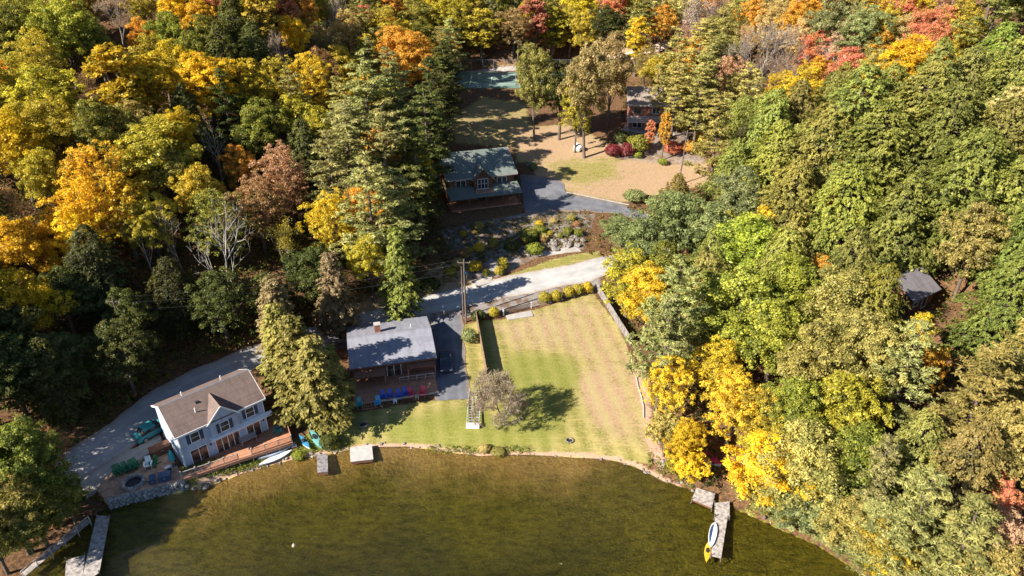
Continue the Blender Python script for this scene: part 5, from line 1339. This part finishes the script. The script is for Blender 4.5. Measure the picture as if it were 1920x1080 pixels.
# ------------------------------------------------------------------ shrubs
def put_shrub(px, py, W, H, col, lab, grp=None, k=0, name='round_shrub'):
    cm, sm, W0, H0 = PROTO['R'][k % 3]; p = G(px, py); r_ = empty(name, p, k*1.7, lab, 'shrub', grp); r_.scale = (W/W0, W/W0, H/H0)
    new_obj('stem', sm, r_); o = new_obj('crown', cm, r_); (a, b) = COL[col]; o.color = (*a, 1); o['tint2'] = list(b)
for k, (u, v) in enumerate(((1021,567),(1043,564),(1065,557),(1083,552),(1101,548))):
    put_shrub(u, v, 1.75, 1.85, 'yg' if k < 4 else 'y', ['leftmost','second from left','middle','fourth from left','rightmost'][k] + ' of five round yellow-green shrubs along the top of the lawn', 'round shrubs along the top of the lawn', k)
for i, (u, v, W, H, c, lab) in enumerate((
 (926,594,1.5,1.7,'yg','single yellow-green shrub left of the mesh barrier'), (897,600,2.2,1.6,'dg','dark shrub in the shade beside the utility poles'), (880,640,2.2,2.0,'sg','pale grey-green shrub at the foot of the brown fence'),
 (806,544,3.4,2.0,'dg','wide dark green shrub on the bank above the road'), (1002,475,3.0,1.9,'lg','large bright round shrub on the garden gravel'), (943,505,1.9,2.1,'yg','tall yellow-green hedge shrub right of the garden steps'),
 (936,515,1.5,1.4,'yg','low yellow-green shrub at the foot of the garden steps'), (958,470,2.6,2.2,'dg','dark green shrub right of the upper garden steps'), (925,466,1.8,2.0,'g','green shrub left of the upper garden steps'),
 (890,508,2.3,1.8,'y','yellow shrub left of the garden steps'), (912,517,1.3,1.2,'g','small green shrub beside the lower garden steps'), (990,452,3.4,2.2,'g','green bush in front of the rock garden'),
 (1195,284,4.6,3.6,'g','big rounded green bush below the red house deck'), (1175,292,3.2,2.7,'rd','round dark red bush on the lawn below the red house'), (1148,292,3.4,2.4,'rd','dark red bush in shade left of the round red one'),
 (1196,296,1.7,1.3,'lg','little green shrub in front of the big green bush'), (1000,318,1.6,1.6,'sg','small pale shrub beside the log house corner'), (1165,268,3.2,2.6,'dg','dark shrub under the red house deck corner'),
 (1242,308,2.0,1.2,'lg','low leafy plant at the foot of the orange tree'), (908,846,1.4,.9,'pa','pale tufted grass clump at the lake edge of the lawn'), (934,850,1.7,.6,'ol','low green shore plant beside the pale grass clump'),
 (1190,376,4.0,2.0,'sg','silvery low bush at the bend of the log house drive'), (560,858,1.6,.7,'lg','small leafy plant beside the grey floating dock'), (618,838,2.2,1.8,'dg','dark leafy bush between the two floating docks'),
 (1262,880,2.0,1.2,'yg','low yellow-green bush at the shore left of the right dock'), (860,500,2.2,1.5,'pa','straw-coloured shrub left on the garden slope'), (845,515,1.8,1.2,'yg','low yellow shrub near the top of the utility poles'), (870,482,2.4,1.5,'ru','rust-coloured shrub on the shaded garden slope'),
 (1260,288,3.4,2.6,'r','orange-red bush behind the orange tree trunks'), (1292,285,3.6,2.4,'o','orange bush behind the dry lawn utility pole'), (1310,268,3.4,2.6,'y','yellow bush in the shade right of the utility pole'))):
    put_shrub(u, v, W, H, c, lab, None, i)

gs = np.random.default_rng(44)
for k in range(26):
    s_ = gs.uniform(0, 1); t_ = gs.uniform(0, 1); u = 850 + 235*s_; v = 497 - 45*s_ - 62*t_ + 18*t_*s_
    if 918 < u < 962: continue
    w_ = gs.uniform(.9, 2.0); put_shrub(u, v, w_, w_*gs.uniform(.6,.9), ['yg','ru','g','ol','pa','dg','y','lg'][k % 8], LOOK[['yg','ru','g','ol','pa','dg','y','lg'][k % 8]] + ' low shrub scattered on the garden slope below the log house', 'low shrubs on the garden slope', k, 'garden_shrub')
# ------------------------------------------------------------------ rocks and stones
def rock_mesh(seed):
    r = random.Random(seed); m_ = MB(); m_.ball((0,0,.2), .5, 8, 5, .72, .22, r); return m_.mesh('rock', M['rock'])
ROCKS = [rock_mesh(s) for s in range(6)]
rr = np.random.default_rng(31)
qa = [np.array(q) for q in ((1018,452),(1092,425),(1102,458),(1040,472))]
for k in range(64):
    s, t = (rr.uniform(0,1), rr.uniform(0,1)) if k < 46 else (rr.uniform(-.9,0), rr.uniform(-.2,.9)); u, v = (qa[0]*(1-s)+qa[1]*s)*(1-t) + (qa[3]*(1-s)+qa[2]*s)*t
    p = G(u, v); o = new_obj('garden_rock', ROCKS[k % 6], None, p, rr.uniform(0,6)); sc = rr.uniform(.55, 1.25); o.scale = (sc, sc*rr.uniform(.7,1), sc*rr.uniform(.7,1.1))
    tag(o, 'pale boulder in the rock garden below the log house drive', 'rock', 'boulders of the rock garden')
for (ua, va), (ub, vb), n_ in (((962,444),(1092,420),20), ((958,468),(1092,446),18), ((850,470),(925,452),12)):
    for k in range(n_):
        t = (k + rr.uniform(-.25,.25))/n_; p = G(ua+(ub-ua)*t, va+(vb-va)*t + rr.uniform(-1.5,1.5)); o = new_obj('garden_rock', ROCKS[k % 6], None, p, rr.uniform(0,6)); sc = rr.uniform(.5, .95); o.scale = (sc*1.2, sc*.8, sc*.8)
        tag(o, 'weathered stone in a terrace row across the garden slope', 'rock', 'terrace stones of the garden slope')
for k, (u, v, sc, lab) in enumerate(((385,915,.95,'big boulder at the shore right of the stone wall'), (366,918,.6,'smaller boulder at the shore beside the stone wall end'), (994,312,1.6,'pale boulder on the lawn at the log house corner'), (1244,870,.9,'stone at the foot of the small olive tree'))):
    p = G(u, v); o = new_obj('boulder', ROCKS[k], None, p, k); o.scale = (sc,)*3; tag(o, lab, 'rock')
p = G(1083, 283); m_ = MB(); rnd = random.Random(4); m_.ball((0,0,.75), 1.0, 10, 7, .95, .12, rnd); tag(m_.build('white_boulder', M['trim'], None, p), 'big white rounded boulder between two tree trunks on the upper lawn', 'rock')
# stones along the shore: too many and too small to count
pts = []; n_ = len(SHORE)-1
m_ = MB(); rnd = random.Random(8)
for k in range(7, n_-7):
    a, b = SHORE[k], SHORE[k+1]; L = np.hypot(*(b-a)); u_ = SHORE_PX[k][0]
    dn_ = 4.5 if 380 < u_ < 600 else (.9 if u_ < 1180 else 3.0)
    for j in range(int(L*dn_)):
        t = rnd.random(); c = a*(1-t)+b*t; nrm_ = np.array([-(b-a)[1], (b-a)[0]])/L; c = c + nrm_*rnd.uniform(-.25,.6); r_ = rnd.uniform(.07,.24)
        m_.ball((c[0], c[1], hz(*c)+.03), r_, 6, 4, .7, .2, rnd)
tag(m_.build('shore_stones', M['rock']), 'loose pale stones scattered along the waterline', None, kind='stuff')

# ------------------------------------------------------------------ stone wall and patio
wa, wb = P(198,938,1.35), P(347,902,1.35)
sw = empty('stone_wall', (wa[0], wa[1], 0), math.atan2(wb[1]-wa[1], wb[0]-wa[0]), 'rough stone retaining wall at the water below the patio', 'stone wall')
L_ = np.hypot(*(wb-wa)[:2]); m_ = MB(); m_.box(0, L_, .12, .7, -.6, 1.3); m_.build('core', M['stone'], sw)
rnd = random.Random(3); m_ = MB()
for row in range(6):
    x = 0
    while x < L_-.1:
        w_ = rnd.uniform(.25,.6); h_ = .30
        m_.ball((x+w_/2, .1+rnd.uniform(-.05,.05), -.22+row*.27+rnd.uniform(-.03,.03)), w_*.52, 7, 5, .55/max(w_,.3)*.55, .13, rnd); x += w_*.95
for x in np.arange(.2, L_, .5): m_.ball((x, .38+rnd.uniform(-.05,.05), 1.3), rnd.uniform(.24,.34), 7, 4, .4, .12, rnd)
o = m_.build('stone_course', M['stone'], sw); o['kind'] = 'stuff'
pz = 1.38; pp = [P(196,935,pz), P(347,899,pz), P(336,880,pz), P(312,842,pz), P(285,838,pz), P(240,866,pz), P(200,895,pz), P(182,918,pz)]
o0 = pp[0]; m_ = MB(); m_.prism([(q[0]-o0[0], q[1]-o0[1]) for q in pp], -.9, .10)
tag(m_.build('patio', M['patio'], None, (o0[0], o0[1], pz)), None, None, kind='structure')
PATIO_Z = pz + .10

# ------------------------------------------------------------------ garden chairs
def chair_parts(mt):
    ps = []
    m_ = MB()
    for k in range(5): y = .0+k*.105; m_.box(-.27,.27,y,y+.095,.36-.028*k,.385-.028*k)
    ps.append(('seat', m_.mesh('seat', M[mt])))
    m_ = MB()
    for k in range(5):
        x = -.25+k*.104; top = .98+.08*math.sin((k+.5)/5*math.pi)
        m_.add([(x,.46,.26),(x+.092,.46,.26),(x+.092,.82,top),(x,.82,top),(x,.49,.26),(x+.092,.49,.26),(x+.092,.85,top),(x,.85,top)], [(0,1,2,3),(7,6,5,4),(0,4,5,1),(1,5,6,2),(2,6,7,3),(3,7,4,0)])
    m_.box(-.27,.27,.50,.53,.42,.50); ps.append(('backrest', m_.mesh('backrest', M[mt])))
    for s in (-1,1):
        m_ = MB(); x = s*.33; m_.box(x-.07,x+.07,-.06,.62,.56,.585); ps.append(('armrest', m_.mesh('armrest', M[mt])))
        m_ = MB(); x = s*.30; m_.box(x-.025,x+.025,-.02,.10,0,.56); ps.append(('leg', m_.mesh('leg', M[mt])))
        m_ = MB(); m_.bar((x,.1,.33),(x,.92,.04),.045,.09); ps.append(('leg', m_.mesh('leg', M[mt])))
    return ps
CH_CACHE = {}
def chair(loc, rz, mt, lab, grp, sc=1.0):
    if mt not in CH_CACHE: CH_CACHE[mt] = chair_parts(mt)
    o = empty('garden_chair', loc, rz, lab, 'chair', grp); o.scale = (sc,)*3
    for n_, me_ in CH_CACHE[mt]: new_obj(n_, me_, o)
gz = 1.582
grp = 'chairs on the deck of the grey-roofed house'
for u, v, mt, lab in ((719,752,'blue_plastic','leftmost of four blue chairs on the deck'), (732,750,'blue_plastic','second blue chair from the left on the deck'), (748,750,'blue_plastic','third blue chair from the left on the deck'), (761,746,'blue_plastic','rightmost of four blue chairs on the deck'),
                      (773,746,'crimson_plastic','crimson chair next to the blue chairs on the deck'), (791,744,'red_plastic','bright red chair at the right end of the deck row'),
                      (709,763,'sky_plastic','light blue chair in front of the blue row'), (675,766,'teal_plastic','teal chair at the left corner of the deck')):
    p = P(u, v, gz); chair(p, GH_A + {'red_plastic':-.3,'crimson_plastic':.25}.get(mt,0)+.1*math.sin(u), mt, lab, grp, 1.12)
grp = 'green chairs around the fire pit'
for i, (u, v, a) in enumerate(((224,892,.2),(234,888,.5),(243,885,.3),(254,882,.2),(263,878,.4))):
    p = P(u, v, PATIO_Z); chair(p, WH_A + a, 'green_plastic', ['leftmost','second from left','middle','fourth from left','rightmost'][i] + ' of five dark green chairs behind the fire pit', grp, 1.1)
p = P(279,880,PATIO_Z); chair(p, WH_A-.4, 'white_plastic', 'white chair beside the green chairs on the patio', None, 1.15)
p = P(287,877,PATIO_Z); chair(p, WH_A-.9, 'green_plastic', 'single green chair right of the white chair', None, 1.1)
p = P(527,808,DK_Z+.03); chair(p, dk_a+math.pi*.55, 'teal_plastic', 'teal chair at the right end of the lake deck', None, 1.1)
for i, (u, v) in enumerate(((1188,212),(1200,214))):
    p = P(u, v, RH_O[2]+2.21); chair(p, RH_A+.4, 'white_plastic', ['left','right'][i] + ' white chair on the raised deck of the red house', 'white chairs on the red house deck')
# side tables, lounge table
def low_table(loc, rz, w, d, h, mt, lab, cat='table'):
    o = empty('low_table', loc, rz, lab, cat); m_ = MB(); m_.box(-w/2,w/2,-d/2,d/2,h-.05,h); m_.build('table_top', M[mt], o)
    for sx in (-1,1):
        for sy in (-1,1): m_ = MB(); m_.box(sx*(w/2-.08)-.035,sx*(w/2-.08)+.035,sy*(d/2-.08)-.035,sy*(d/2-.08)+.035,0,h-.05); m_.build('leg', M[mt], o)
low_table(P(741,755,gz), GH_A, .5, .5, .45, 'white_plastic', 'small white table between the blue chairs')
low_table(P(782,748,gz), GH_A, .5, .5, .45, 'greywood', 'small grey table between the two red chairs')
low_table(P(466,828,DK_Z+.03), WH_A, 1.9, 1.0, .72, 'greywood', 'grey wooden table on the deck against the white house')
low_table(P(690,758,gz), GH_A, 1.0, .6, .5, 'deckrail', 'brown low table at the left side of the chair deck')
# grill and cabinet boxes on the patio
def chest(loc, rz, w, d, h, mt, lab, name='storage_chest', cat='chest'):
    o = empty(name, loc, rz, lab, cat); m_ = MB(); m_.box(-w/2,w/2,-d/2,d/2,0,h-.1); m_.build('box', M[mt], o)
    m_ = MB(); m_.box(-w/2-.03,w/2+.03,-d/2-.03,d/2+.03,h-.097,h); m_.build('lid', M[mt], o)
    m_ = MB(); m_.box(-.12,.12,-d/2-.06,-d/2-.032,h-.3,h-.24); m_.build('handle', M['metal'], o)
chest(P(310,898,PATIO_Z), WH_A-.35, 1.25, .95, .75, 'navy', 'square dark storage chest on the patio behind the stone wall')
chest(P(287,902,PATIO_Z), WH_A-.35, .6, 1.0, .6, 'navy', 'narrow dark chest left of the square one on the patio')
chest(P(304,848,hz(*P(304,848,1.5)[:2])), WH_A, 2.4, 1.2, 1.0, 'brownwood', 'brown wooden firewood chest behind the patio by the house end', 'firewood_chest')
# fire pits
def fire_pit(loc, R, h, mt, lab, n=18):
    o = empty('fire_pit', loc, 0, lab, 'fire pit'); rnd = random.Random(int(R*100)); m_ = MB()
    for row in range(2):
        for k in range(n):
            a = 2*math.pi*(k+.5*row)/n; m_.ball((R*math.cos(a), R*math.sin(a), .12+row*h*.5), R*.19, 6, 4, .75, .15, rnd)
    s_ = m_.build('stone_ring', M['rock' if mt == 'rock' else mt], o); s_['kind'] = 'stuff'
    m_ = MB(); m_.tube([(0,0,-.1),(0,0,.06)], R*.85, 14); m_.build('ash_bed', M['dark'], o)
fire_pit(P(251,907,PATIO_Z), 1.05, .45, 'stone', 'large round stone fire pit on the patio')
fire_pit(G(681,798), .5, .2, 'rock', 'small fire ring in the tree shade below the chair deck'); fire_pit(G(1068,827), .42, .12, 'rock', 'small fire ring on the sunny lawn near the lake', 12)
# folded umbrella
p = P(326,872,PATIO_Z); o = empty('patio_umbrella', p, 0, 'teal closed umbrella at the corner of the white house', 'umbrella')
m_ = MB(); m_.tube([(0,0,0),(0,0,2.3)], .03, 6); m_.build('pole', M['railwhite'], o)
m_ = MB(); m_.tube([(0,0,.9),(0,0,1.5),(0,0,2.0),(0,0,2.35)], [.36,.30,.16,.02], 10); m_.build('canopy', M['teal_plastic'], o)
m_ = MB(); m_.tube([(0,0,0),(0,0,.1)], .28, 10); m_.build('base', M['dark'], o)
o = empty('heat_pump', P(318,884,PATIO_Z), WH_A, 'grey box unit beside the white house corner', 'air conditioner'); m_ = MB(); m_.box(-.4,.4,-.2,.2,.05,.75); m_.build('casing', M['metal'], o); m_ = MB(); m_.tube([(0,-.21,.4),(0,-.23,.4)], .25, 12); m_.build('fan_grille', M['dark'], o)

# ------------------------------------------------------------------ docks
def dock(name, corners_px, z, th, mt, lab, posts=True, n=None, cat='dock'):
    cs = [P(u, v, z) for u, v in corners_px]; o0 = cs[0]; a = math.atan2(cs[1][1]-o0[1], cs[1][0]-o0[0]); R = rot2(-a)
    o = empty(name, (o0[0], o0[1], z), a, lab, cat); l = [R @ (q-o0)[:2] for q in cs]
    # boards run across: interpolate between the two long sides 0->1 and 3->2
    L = np.linalg.norm(l[1]-l[0]); nb = n or max(3, int(L/.15)); rnd = random.Random(nb); bd = MB()
    for k in range(nb):
        t0, t1 = (k+.04)/nb, (k+.96)/nb; q = [l[0]*(1-t0)+l[1]*t0, l[0]*(1-t1)+l[1]*t1, l[3]*(1-t1)+l[2]*t1, l[3]*(1-t0)+l[2]*t0]
        bd.prism([tuple(x) for x in q], -.035, rnd.uniform(-.004,.006))
    bd.build('deck_boards', M[mt], o)
    m_ = MB(); ins = [l[0]*.96+l[2]*.04, l[1]*.96+l[3]*.04, l[2]*.96+l[0]*.04, l[3]*.96+l[1]*.04]; m_.prism([tuple(x) for x in ins], -th, -.038); m_.build('frame', M['brownwood' if mt != 'dockwhite' else 'metal'], o)
    if posts:
        for q in l: m_ = MB(); m_.tube([(q[0],q[1],-1.2),(q[0],q[1],.35)], .05, 7); m_.build('post', M['metal' if mt == 'dockwhite' else 'pole'], o)
    return o
M['board_grey'] = mat('dock_board', (.43,.385,.35), .85, .3, 2.2); M['board_dark'] = mat('dark_dock_board', (.27,.25,.25), .85, .3, 2.2)
M['board_white'] = mat('white_dock_board', (.46,.44,.41), .7, .1, 1.5)
dock('floating_dock', [(657,866),(656,839),(697,833),(700,861)], .55, .5, 'board_white', 'pale square floating dock pulled up on the shore', False, 14)
dock('floating_dock', [(595,886),(594,852),(614,850),(615,885)], .6, .5, 'board_dark', 'narrow dark grey floating dock beside the pale one', False)
dock('dock_platform', [(1297,936),(1306,914),(1341,925),(1335,952)], .6, .35, 'board_grey', 'square grey platform left of the long right dock')
dock('dock_landing', [(1340,968),(1340,943),(1368,940),(1368,972)], .55, .3, 'board_grey', 'wide landing at the shore end of the right dock')
dock('long_dock', [(1333,1042),(1341,969),(1364,972),(1352,1047)], .5, .3, 'board_grey', 'long narrow grey dock with paddleboard on it')
dock('left_dock', [(151,1096),(181,966),(206,968),(186,1074)], .5, .3, 'board_grey', 'long dock in the lower left corner')
dock('left_dock_platform', [(120,1110),(124,1050),(160,1040),(152,1100)], .5, .3, 'board_grey', 'platform joined to the left dock at the bottom edge')
a, b = P(166,976,.7), P(40,1080,.7)
o = empty('shore_walkway', (a[0],a[1],.7), math.atan2(b[1]-a[1], b[0]-a[0]), 'narrow plank walkway along the shaded left shore', 'walkway'); L_ = np.hypot(*(b-a)[:2])
m_ = MB()
for k in range(int(L_/.2)): m_.box(k*.2+.01,k*.2+.19,-.35,.35,-.05,0)
m_.build('deck_boards', M['board_grey'], o); m_ = MB(); m_.box(0,L_,.25,.33,.75,.83)
for k in range(int(L_/1.5)+1): m_.box(k*1.5,k*1.5+.07,.25,.33,-1.0,.75)
m_.build('rail', M['greywood'], o)
# aluminium dock frame lying on the lawn
cs = [G(875,802), G(898,802), G(897,728), G(878,728)]; o0 = cs[0]; a = math.atan2(cs[1][1]-o0[1], cs[1][0]-o0[0])
o = empty('lifted_dock_section', o0, a, 'pale aluminium dock section resting on the lawn beside the bare tree', 'dock section'); R = rot2(-a); Lw = np.hypot(*(cs[1]-o0)[:2]); Ll = np.hypot(*(cs[3]-o0)[:2])
for x in (0, Lw):
    m_ = MB(); m_.bar((x,0,.45),(x,Ll,.45),.07,.18); m_.build('side_rail', M['alu'], o)
for k in range(14):
    m_ = MB(); y = .4+k*(Ll-.5)/13; m_.bar((.04,y,.42),(Lw-.04,y,.42),.05,.06); m_.build('rung', M['alu'], o)
for x in (Lw*.36, Lw*.66):
    m_ = MB(); m_.bar((x,.1,.47),(x,Ll,.47),.04,.05); m_.build('stringer', M['alu'], o)
m_ = MB(); m_.box(-.05,Lw+.05,-.25,.2,.05,.62); m_.build('float_box', M['white_plastic'], o)
for x in (0, Lw): 
    for y in (.3, Ll-.2): m_ = MB(); m_.tube([(x,y,-.1),(x,y,.7)], .045, 6); m_.build('leg', M['alu'], o)

# ------------------------------------------------------------------ boats
def hull(L, Wd, h, deck=False, pts=16, rim=.03, flare=.6):
    """open or decked double-ended hull lying along x"""
    ou = MB(); vs = []; nseg = 7
    for i in range(pts+1):
        t = i/pts; x = (t-.5)*L; w = Wd/2*max(.02, (1-abs(2*t-1)**2.3)); sh = .10*h*(2*t-1)**2*2 + h; kz = .35*h*abs(2*t-1)**3
        for j in range(nseg):
            a = math.pi*j/(nseg-1); yy = -math.cos(a)*w; zz = kz + (sh-kz)*(1-math.sin(a)**flare)
            vs.append((x, yy, zz))
    fs = [(i*nseg+j, (i+1)*nseg+j, (i+1)*nseg+j+1, i*nseg+j+1) for i in range(pts) for j in range(nseg-1)]
    fs = [tuple(reversed(f)) for f in fs]
    ou.add(vs, fs, True)
    top = [vs[i*nseg] for i in range(pts+1)] + [vs[i*nseg+nseg-1] for i in range(pts, -1, -1)]
    return ou, vs, top
def boat(name, loc, rz, L, Wd, h, mt, deckm, lab, cat, roll=0.0, cockpit=True):
    o = empty(name, loc, rz, lab, cat); o.rotation_euler = (roll, 0, rz)
    ou, vs, top = hull(L, Wd, h); ou.build('hull', M[mt], o)
    m_ = MB(); n = len(top)//2; cv = []
    for i in range(n):
        a, b = top[i], top[2*n-1-i]; cv += [a, ((a[0]+b[0])/2, 0, max(a[2],b[2])+.06*Wd), b]
    m_.add(cv, [(i*3+j,(i+1)*3+j,(i+1)*3+j+1,i*3+j+1)[::-1] for i in range(n-1) for j in range(2)], True); d = m_.build('deck', M[deckm], o)
    if cockpit:
        m_ = MB(); zt = h*1.02+.06*Wd
        m_.add([(L*.13*math.cos(2*math.pi*k/14)-.05*L, Wd*.30*math.sin(2*math.pi*k/14), zt+.035) for k in range(14)], [tuple(range(14))]); m_.build('cockpit', M['dark'], d)
def at_g(u, v, dz=0.0): p = G(u, v); return (p[0], p[1], p[2]+dz)
def dir_px(a, b): A, B = G(*a), G(*b); return math.atan2(B[1]-A[1], B[0]-A[0])
boat('canoe', at_g(520,850,.05), dir_px((490,866),(548,838)), 4.6, .85, .38, 'hull_grey', 'hull_grey', 'grey upturned canoe lying against the deck', 'canoe', 0, False)
boat('kayak', at_g(518,862,.05), dir_px((494,872),(542,848)), 4.0, .82, .32, 'hull_white', 'hull_white', 'white kayak hull on the stony bank', 'kayak', 0, False)
boat('kayak', at_g(571,832,.05), dir_px((562,820),(578,846)), 3.0, .7, .3, 'hull_white', 'hull_blue', 'small white and blue boat at the deck corner', 'kayak')
boat('canoe', at_g(592,826,.05), dir_px((580,802),(601,840)), 4.2, .85, .36, 'hull_teal', 'hull_teal', 'teal canoe under the tree beside the deck', 'canoe')
p = P(1326,1037,.02); boat('kayak', (p[0],p[1],-.05), dir_px((1329,1020),(1326,1052)), 2.6, .62, .28, 'yellow_plastic', 'yellow_plastic', 'yellow kayak floating beside the end of the long dock', 'kayak')
boat('inflatable_boat', at_g(1329,868,.25), dir_px((1312,856),(1346,874)), 3.0, 1.3, .5, 'hull_white', 'magenta', 'white and magenta boat on the bank under the golden tree', 'boat')
p = P(1336,1003,.62); q0, q1 = P(1341,978,.6), P(1333,1024,.6); sa = math.atan2(q1[1]-q0[1], q1[0]-q0[0])
o = empty('paddleboard', p, sa, 'white paddleboard with blue stripe on the long dock', 'paddleboard'); m_ = MB()
out_ = [(math.cos(2*math.pi*k/24)*1.65, math.sin(2*math.pi*k/24)*.40*(1-.15*math.cos(2*math.pi*k/24))) for k in range(24)]
m_.prism(out_, -.02, .10); m_.build('board', M['hull_white'], o); m_ = MB(); m_.prism([(x*.86, -abs(y)*.8-.02) if y < 0 else (x*.86, -.02) for x, y in out_][12:], .101, .112); m_.build('stripe', M['navy'], o)
# buoy
p = P(551,1024,0); o = empty('mooring_buoy', (p[0],p[1],0), 0, 'small pale yellow buoy floating on the lake', 'buoy'); m_ = MB(); m_.ball((0,0,.08), .2, 10, 7); m_.build('float', M['tan_cushion'], o); m_ = MB(); m_.tube([(0,0,.26),(0,0,.42)], .03, 6); m_.build('eye', M['white_plastic'], o)
# bundle of bright toys by the deck corner
p = at_g(552,840); o = empty('pink_cooler', p, .4, 'small pink cooler box beside the white kayak', 'cooler'); m_ = MB(); m_.box(-.3,.3,-.2,.2,0,.32); m_.build('box', M['magenta'], o); m_ = MB(); m_.box(-.32,.32,-.22,.22,.322,.4); m_.build('lid', M['white_plastic'], o)
# white edging along the bare strip right of the lawn
q = [G(u, v) for u, v in ((1193,708),(1197,728),(1203,745),(1207,765),(1207,784))]; o0 = q[0]; m_ = MB(); m_.tube([x-o0+[0,0,.08] for x in q], .09, 7); tag(m_.build('drain_pipe', M['concrete'], None, o0), 'pale pipe lying along the bare strip right of the lawn', 'pipe')

# ------------------------------------------------------------------ cars
def car(loc, rz, mt, lab, L=4.5, Wd=1.8):
    o = empty('parked_car', loc, rz, lab, 'car'); prof = [(-.5,.32),(-.5,.72),(-.40,.86),(-.22,.92),(.25,.92),(.44,.82),(.5,.66),(.5,.32)]
    m_ = MB(); pl = [(x*L, z) for x, z in prof]; n = len(pl); vs = []
    for y, s in ((-.5,.97),(-.46,1.0),(.46,1.0),(.5,.97)): vs += [(x*s, y*Wd, .32+(z-.32)*(1 if abs(y) < .48 else .9)) for x, z in pl]
    fs = [tuple(range(n)), tuple(reversed(range(3*n,4*n)))] + [(r_*n+i,r_*n+(i+1)%n,(r_+1)*n+(i+1)%n,(r_+1)*n+i)[::-1] for r_ in range(3) for i in range(n)]
    m_.add(vs, [tuple(reversed(f)) for f in fs]); m_.build('body', M[mt], o)
    cab = [(-.36*L,.90),(-.26*L,1.42),(.06*L,1.45),(.24*L,.92)]
    m_ = MB(); m_.extr_y([(x*.96, z-.0) for x, z in cab], -.43*Wd, .43*Wd); m_.build('cabin_glass', M['glass'], o)
    m_ = MB(); m_.box(-.26*L,.05*L,-.41*Wd,.41*Wd,1.43,1.49); m_.build('roof', M[mt], o)
    for x in (-.31*L,.31*L):
        for y in (-.46*Wd,.46*Wd):
            m_ = MB(); m_.tube([(x,y-.11,.33),(x,y+.11,.33)], .33, 14); wv = m_.build('wheel', M['rubber'], o); m_ = MB(); s_ = 1 if y > 0 else -1; m_.tube([(x,y+s_*.111,.33),(x,y+s_*.125,.33)], .2, 10); m_.build('rim', M['metal'], wv)
    for y in (-.34*Wd,.34*Wd):
        m_ = MB(); m_.box(.485*L,.505*L,y-.16,y+.16,.6,.72); m_.build('headlight', M['white_plastic'], o)
        m_ = MB(); m_.box(-.505*L,-.485*L,y-.16,y+.16,.66,.8); m_.build('tail_light', M['red_plastic'], o)
    for y in (-.52*Wd,.52*Wd): m_ = MB(); m_.box(.14*L,.18*L,y-.08,y+.08,.92,1.05); m_.build('mirror', M[mt], o)
p = P(836,688,1.6); p = G(836,684); car(p, math.radians(-83), 'car_dark', 'dark car parked in the shaded driveway beside the grey-roofed house')
p = G(288,812); car(p, WH_A+.2, 'car_teal', 'teal car parked in the shade behind the white house')

# ------------------------------------------------------------------ garden steps, mailbox, log edging
a, b = G(884,531), G(912,520)
o = empty('garden_steps', a, math.atan2(b[1]-a[1], b[0]-a[0]), 'wide stone step pad at the roadside foot of the garden path', 'steps'); L_ = np.hypot(*(b-a)[:2])
m_ = MB(); m_.box(0,L_,-1.6,0,-.5,.10); m_.build('slab', M['concrete'], o)
for k in range(5):
    m_ = MB(); m_.box(k*L_/5+.02,(k+1)*L_/5-.02,.02,.32,-.3,.32+.05*(k%2)); m_.build('kerb_stone', M['rock'], o)
pts = [(934,488),(937,481),(938,474),(940,467),(940,460),(941,454)]
for i, (u, v) in enumerate(pts):
    p = G(u, v); m_ = MB(); m_.box(-.7,.7,-.18,.18,-.2,.16); tag(m_.build('stone_step', M['rock'], None, p, .25), 'stone step of the garden stairs between round shrubs', 'step', 'steps of the garden stairs')
p = G(875,524); o = empty('mailbox', p, .3, 'blue and white box on a post beside the road', 'mailbox'); m_ = MB(); m_.box(-.05,.05,-.05,.05,-.2,1.0); m_.build('post', M['trim'], o); m_ = MB(); m_.extr_y([(-.14,1.0),(-.14,1.2),(-.08,1.3),(.08,1.3),(.14,1.2),(.14,1.0)], -.3,.3); m_.build('box', M['hull_blue'], o)
p = G(1277,318)
m_ = MB(); 
a, b = G(1225,298), G(1300,268)
# weeds along the shore and on the banks
wr = np.random.default_rng(12); pts = []
for k in range(1300):
    u = wr.uniform(345, 500); f = (u-345)/155; p = P(u, 912-42*f - wr.uniform(2,22), .4); pts.append((p[0],p[1],max(.02,hz(p[0],p[1]))))
for k in range(260):
    u = wr.uniform(520, 660); p = G(u, wr.uniform(825,850)); pts.append(tuple(p))
for k in range(220):
    u = wr.uniform(800, 1000); p = G(u, wr.uniform(838,852)); pts.append(tuple(p))
for k in range(120):
    u = wr.uniform(1215, 1300); p = G(u, 862+(u-1215)*.5+wr.uniform(-12,14)); pts.append(tuple(p))
pts = np.array(pts)
ur = np.random.default_rng(19)
clumps('shore_weeds', pts, ur.uniform(.12,.45,len(pts)), [(.15,.20,.03),(.20,.25,.04),(.26,.24,.06),(.30,.25,.09)], 10, .5, .13, 'grassy weeds growing along the lake bank')
pts = []
for k in range(2000):
    s, t = wr.uniform(0,1), wr.uniform(0,1); u = 825 + s*280; v = 508 - s*52 - t*82 + 20*t*s; p = G(u, v); pts.append(tuple(p))
for k in range(350):
    s = wr.uniform(0,1); u = 640 + s*220; v = 575 - s*45 - wr.uniform(0,28); pts.append(tuple(G(u, v)))
pts = np.array(pts)
clumps('garden_ground_cover', pts, ur.uniform(.12,.55,len(pts)), [(.12,.13,.03),(.24,.20,.05),(.30,.17,.07),(.26,.12,.07),(.11,.13,.03),(.17,.17,.04)], 10, .6, .18, 'low mixed plants covering the garden slope')
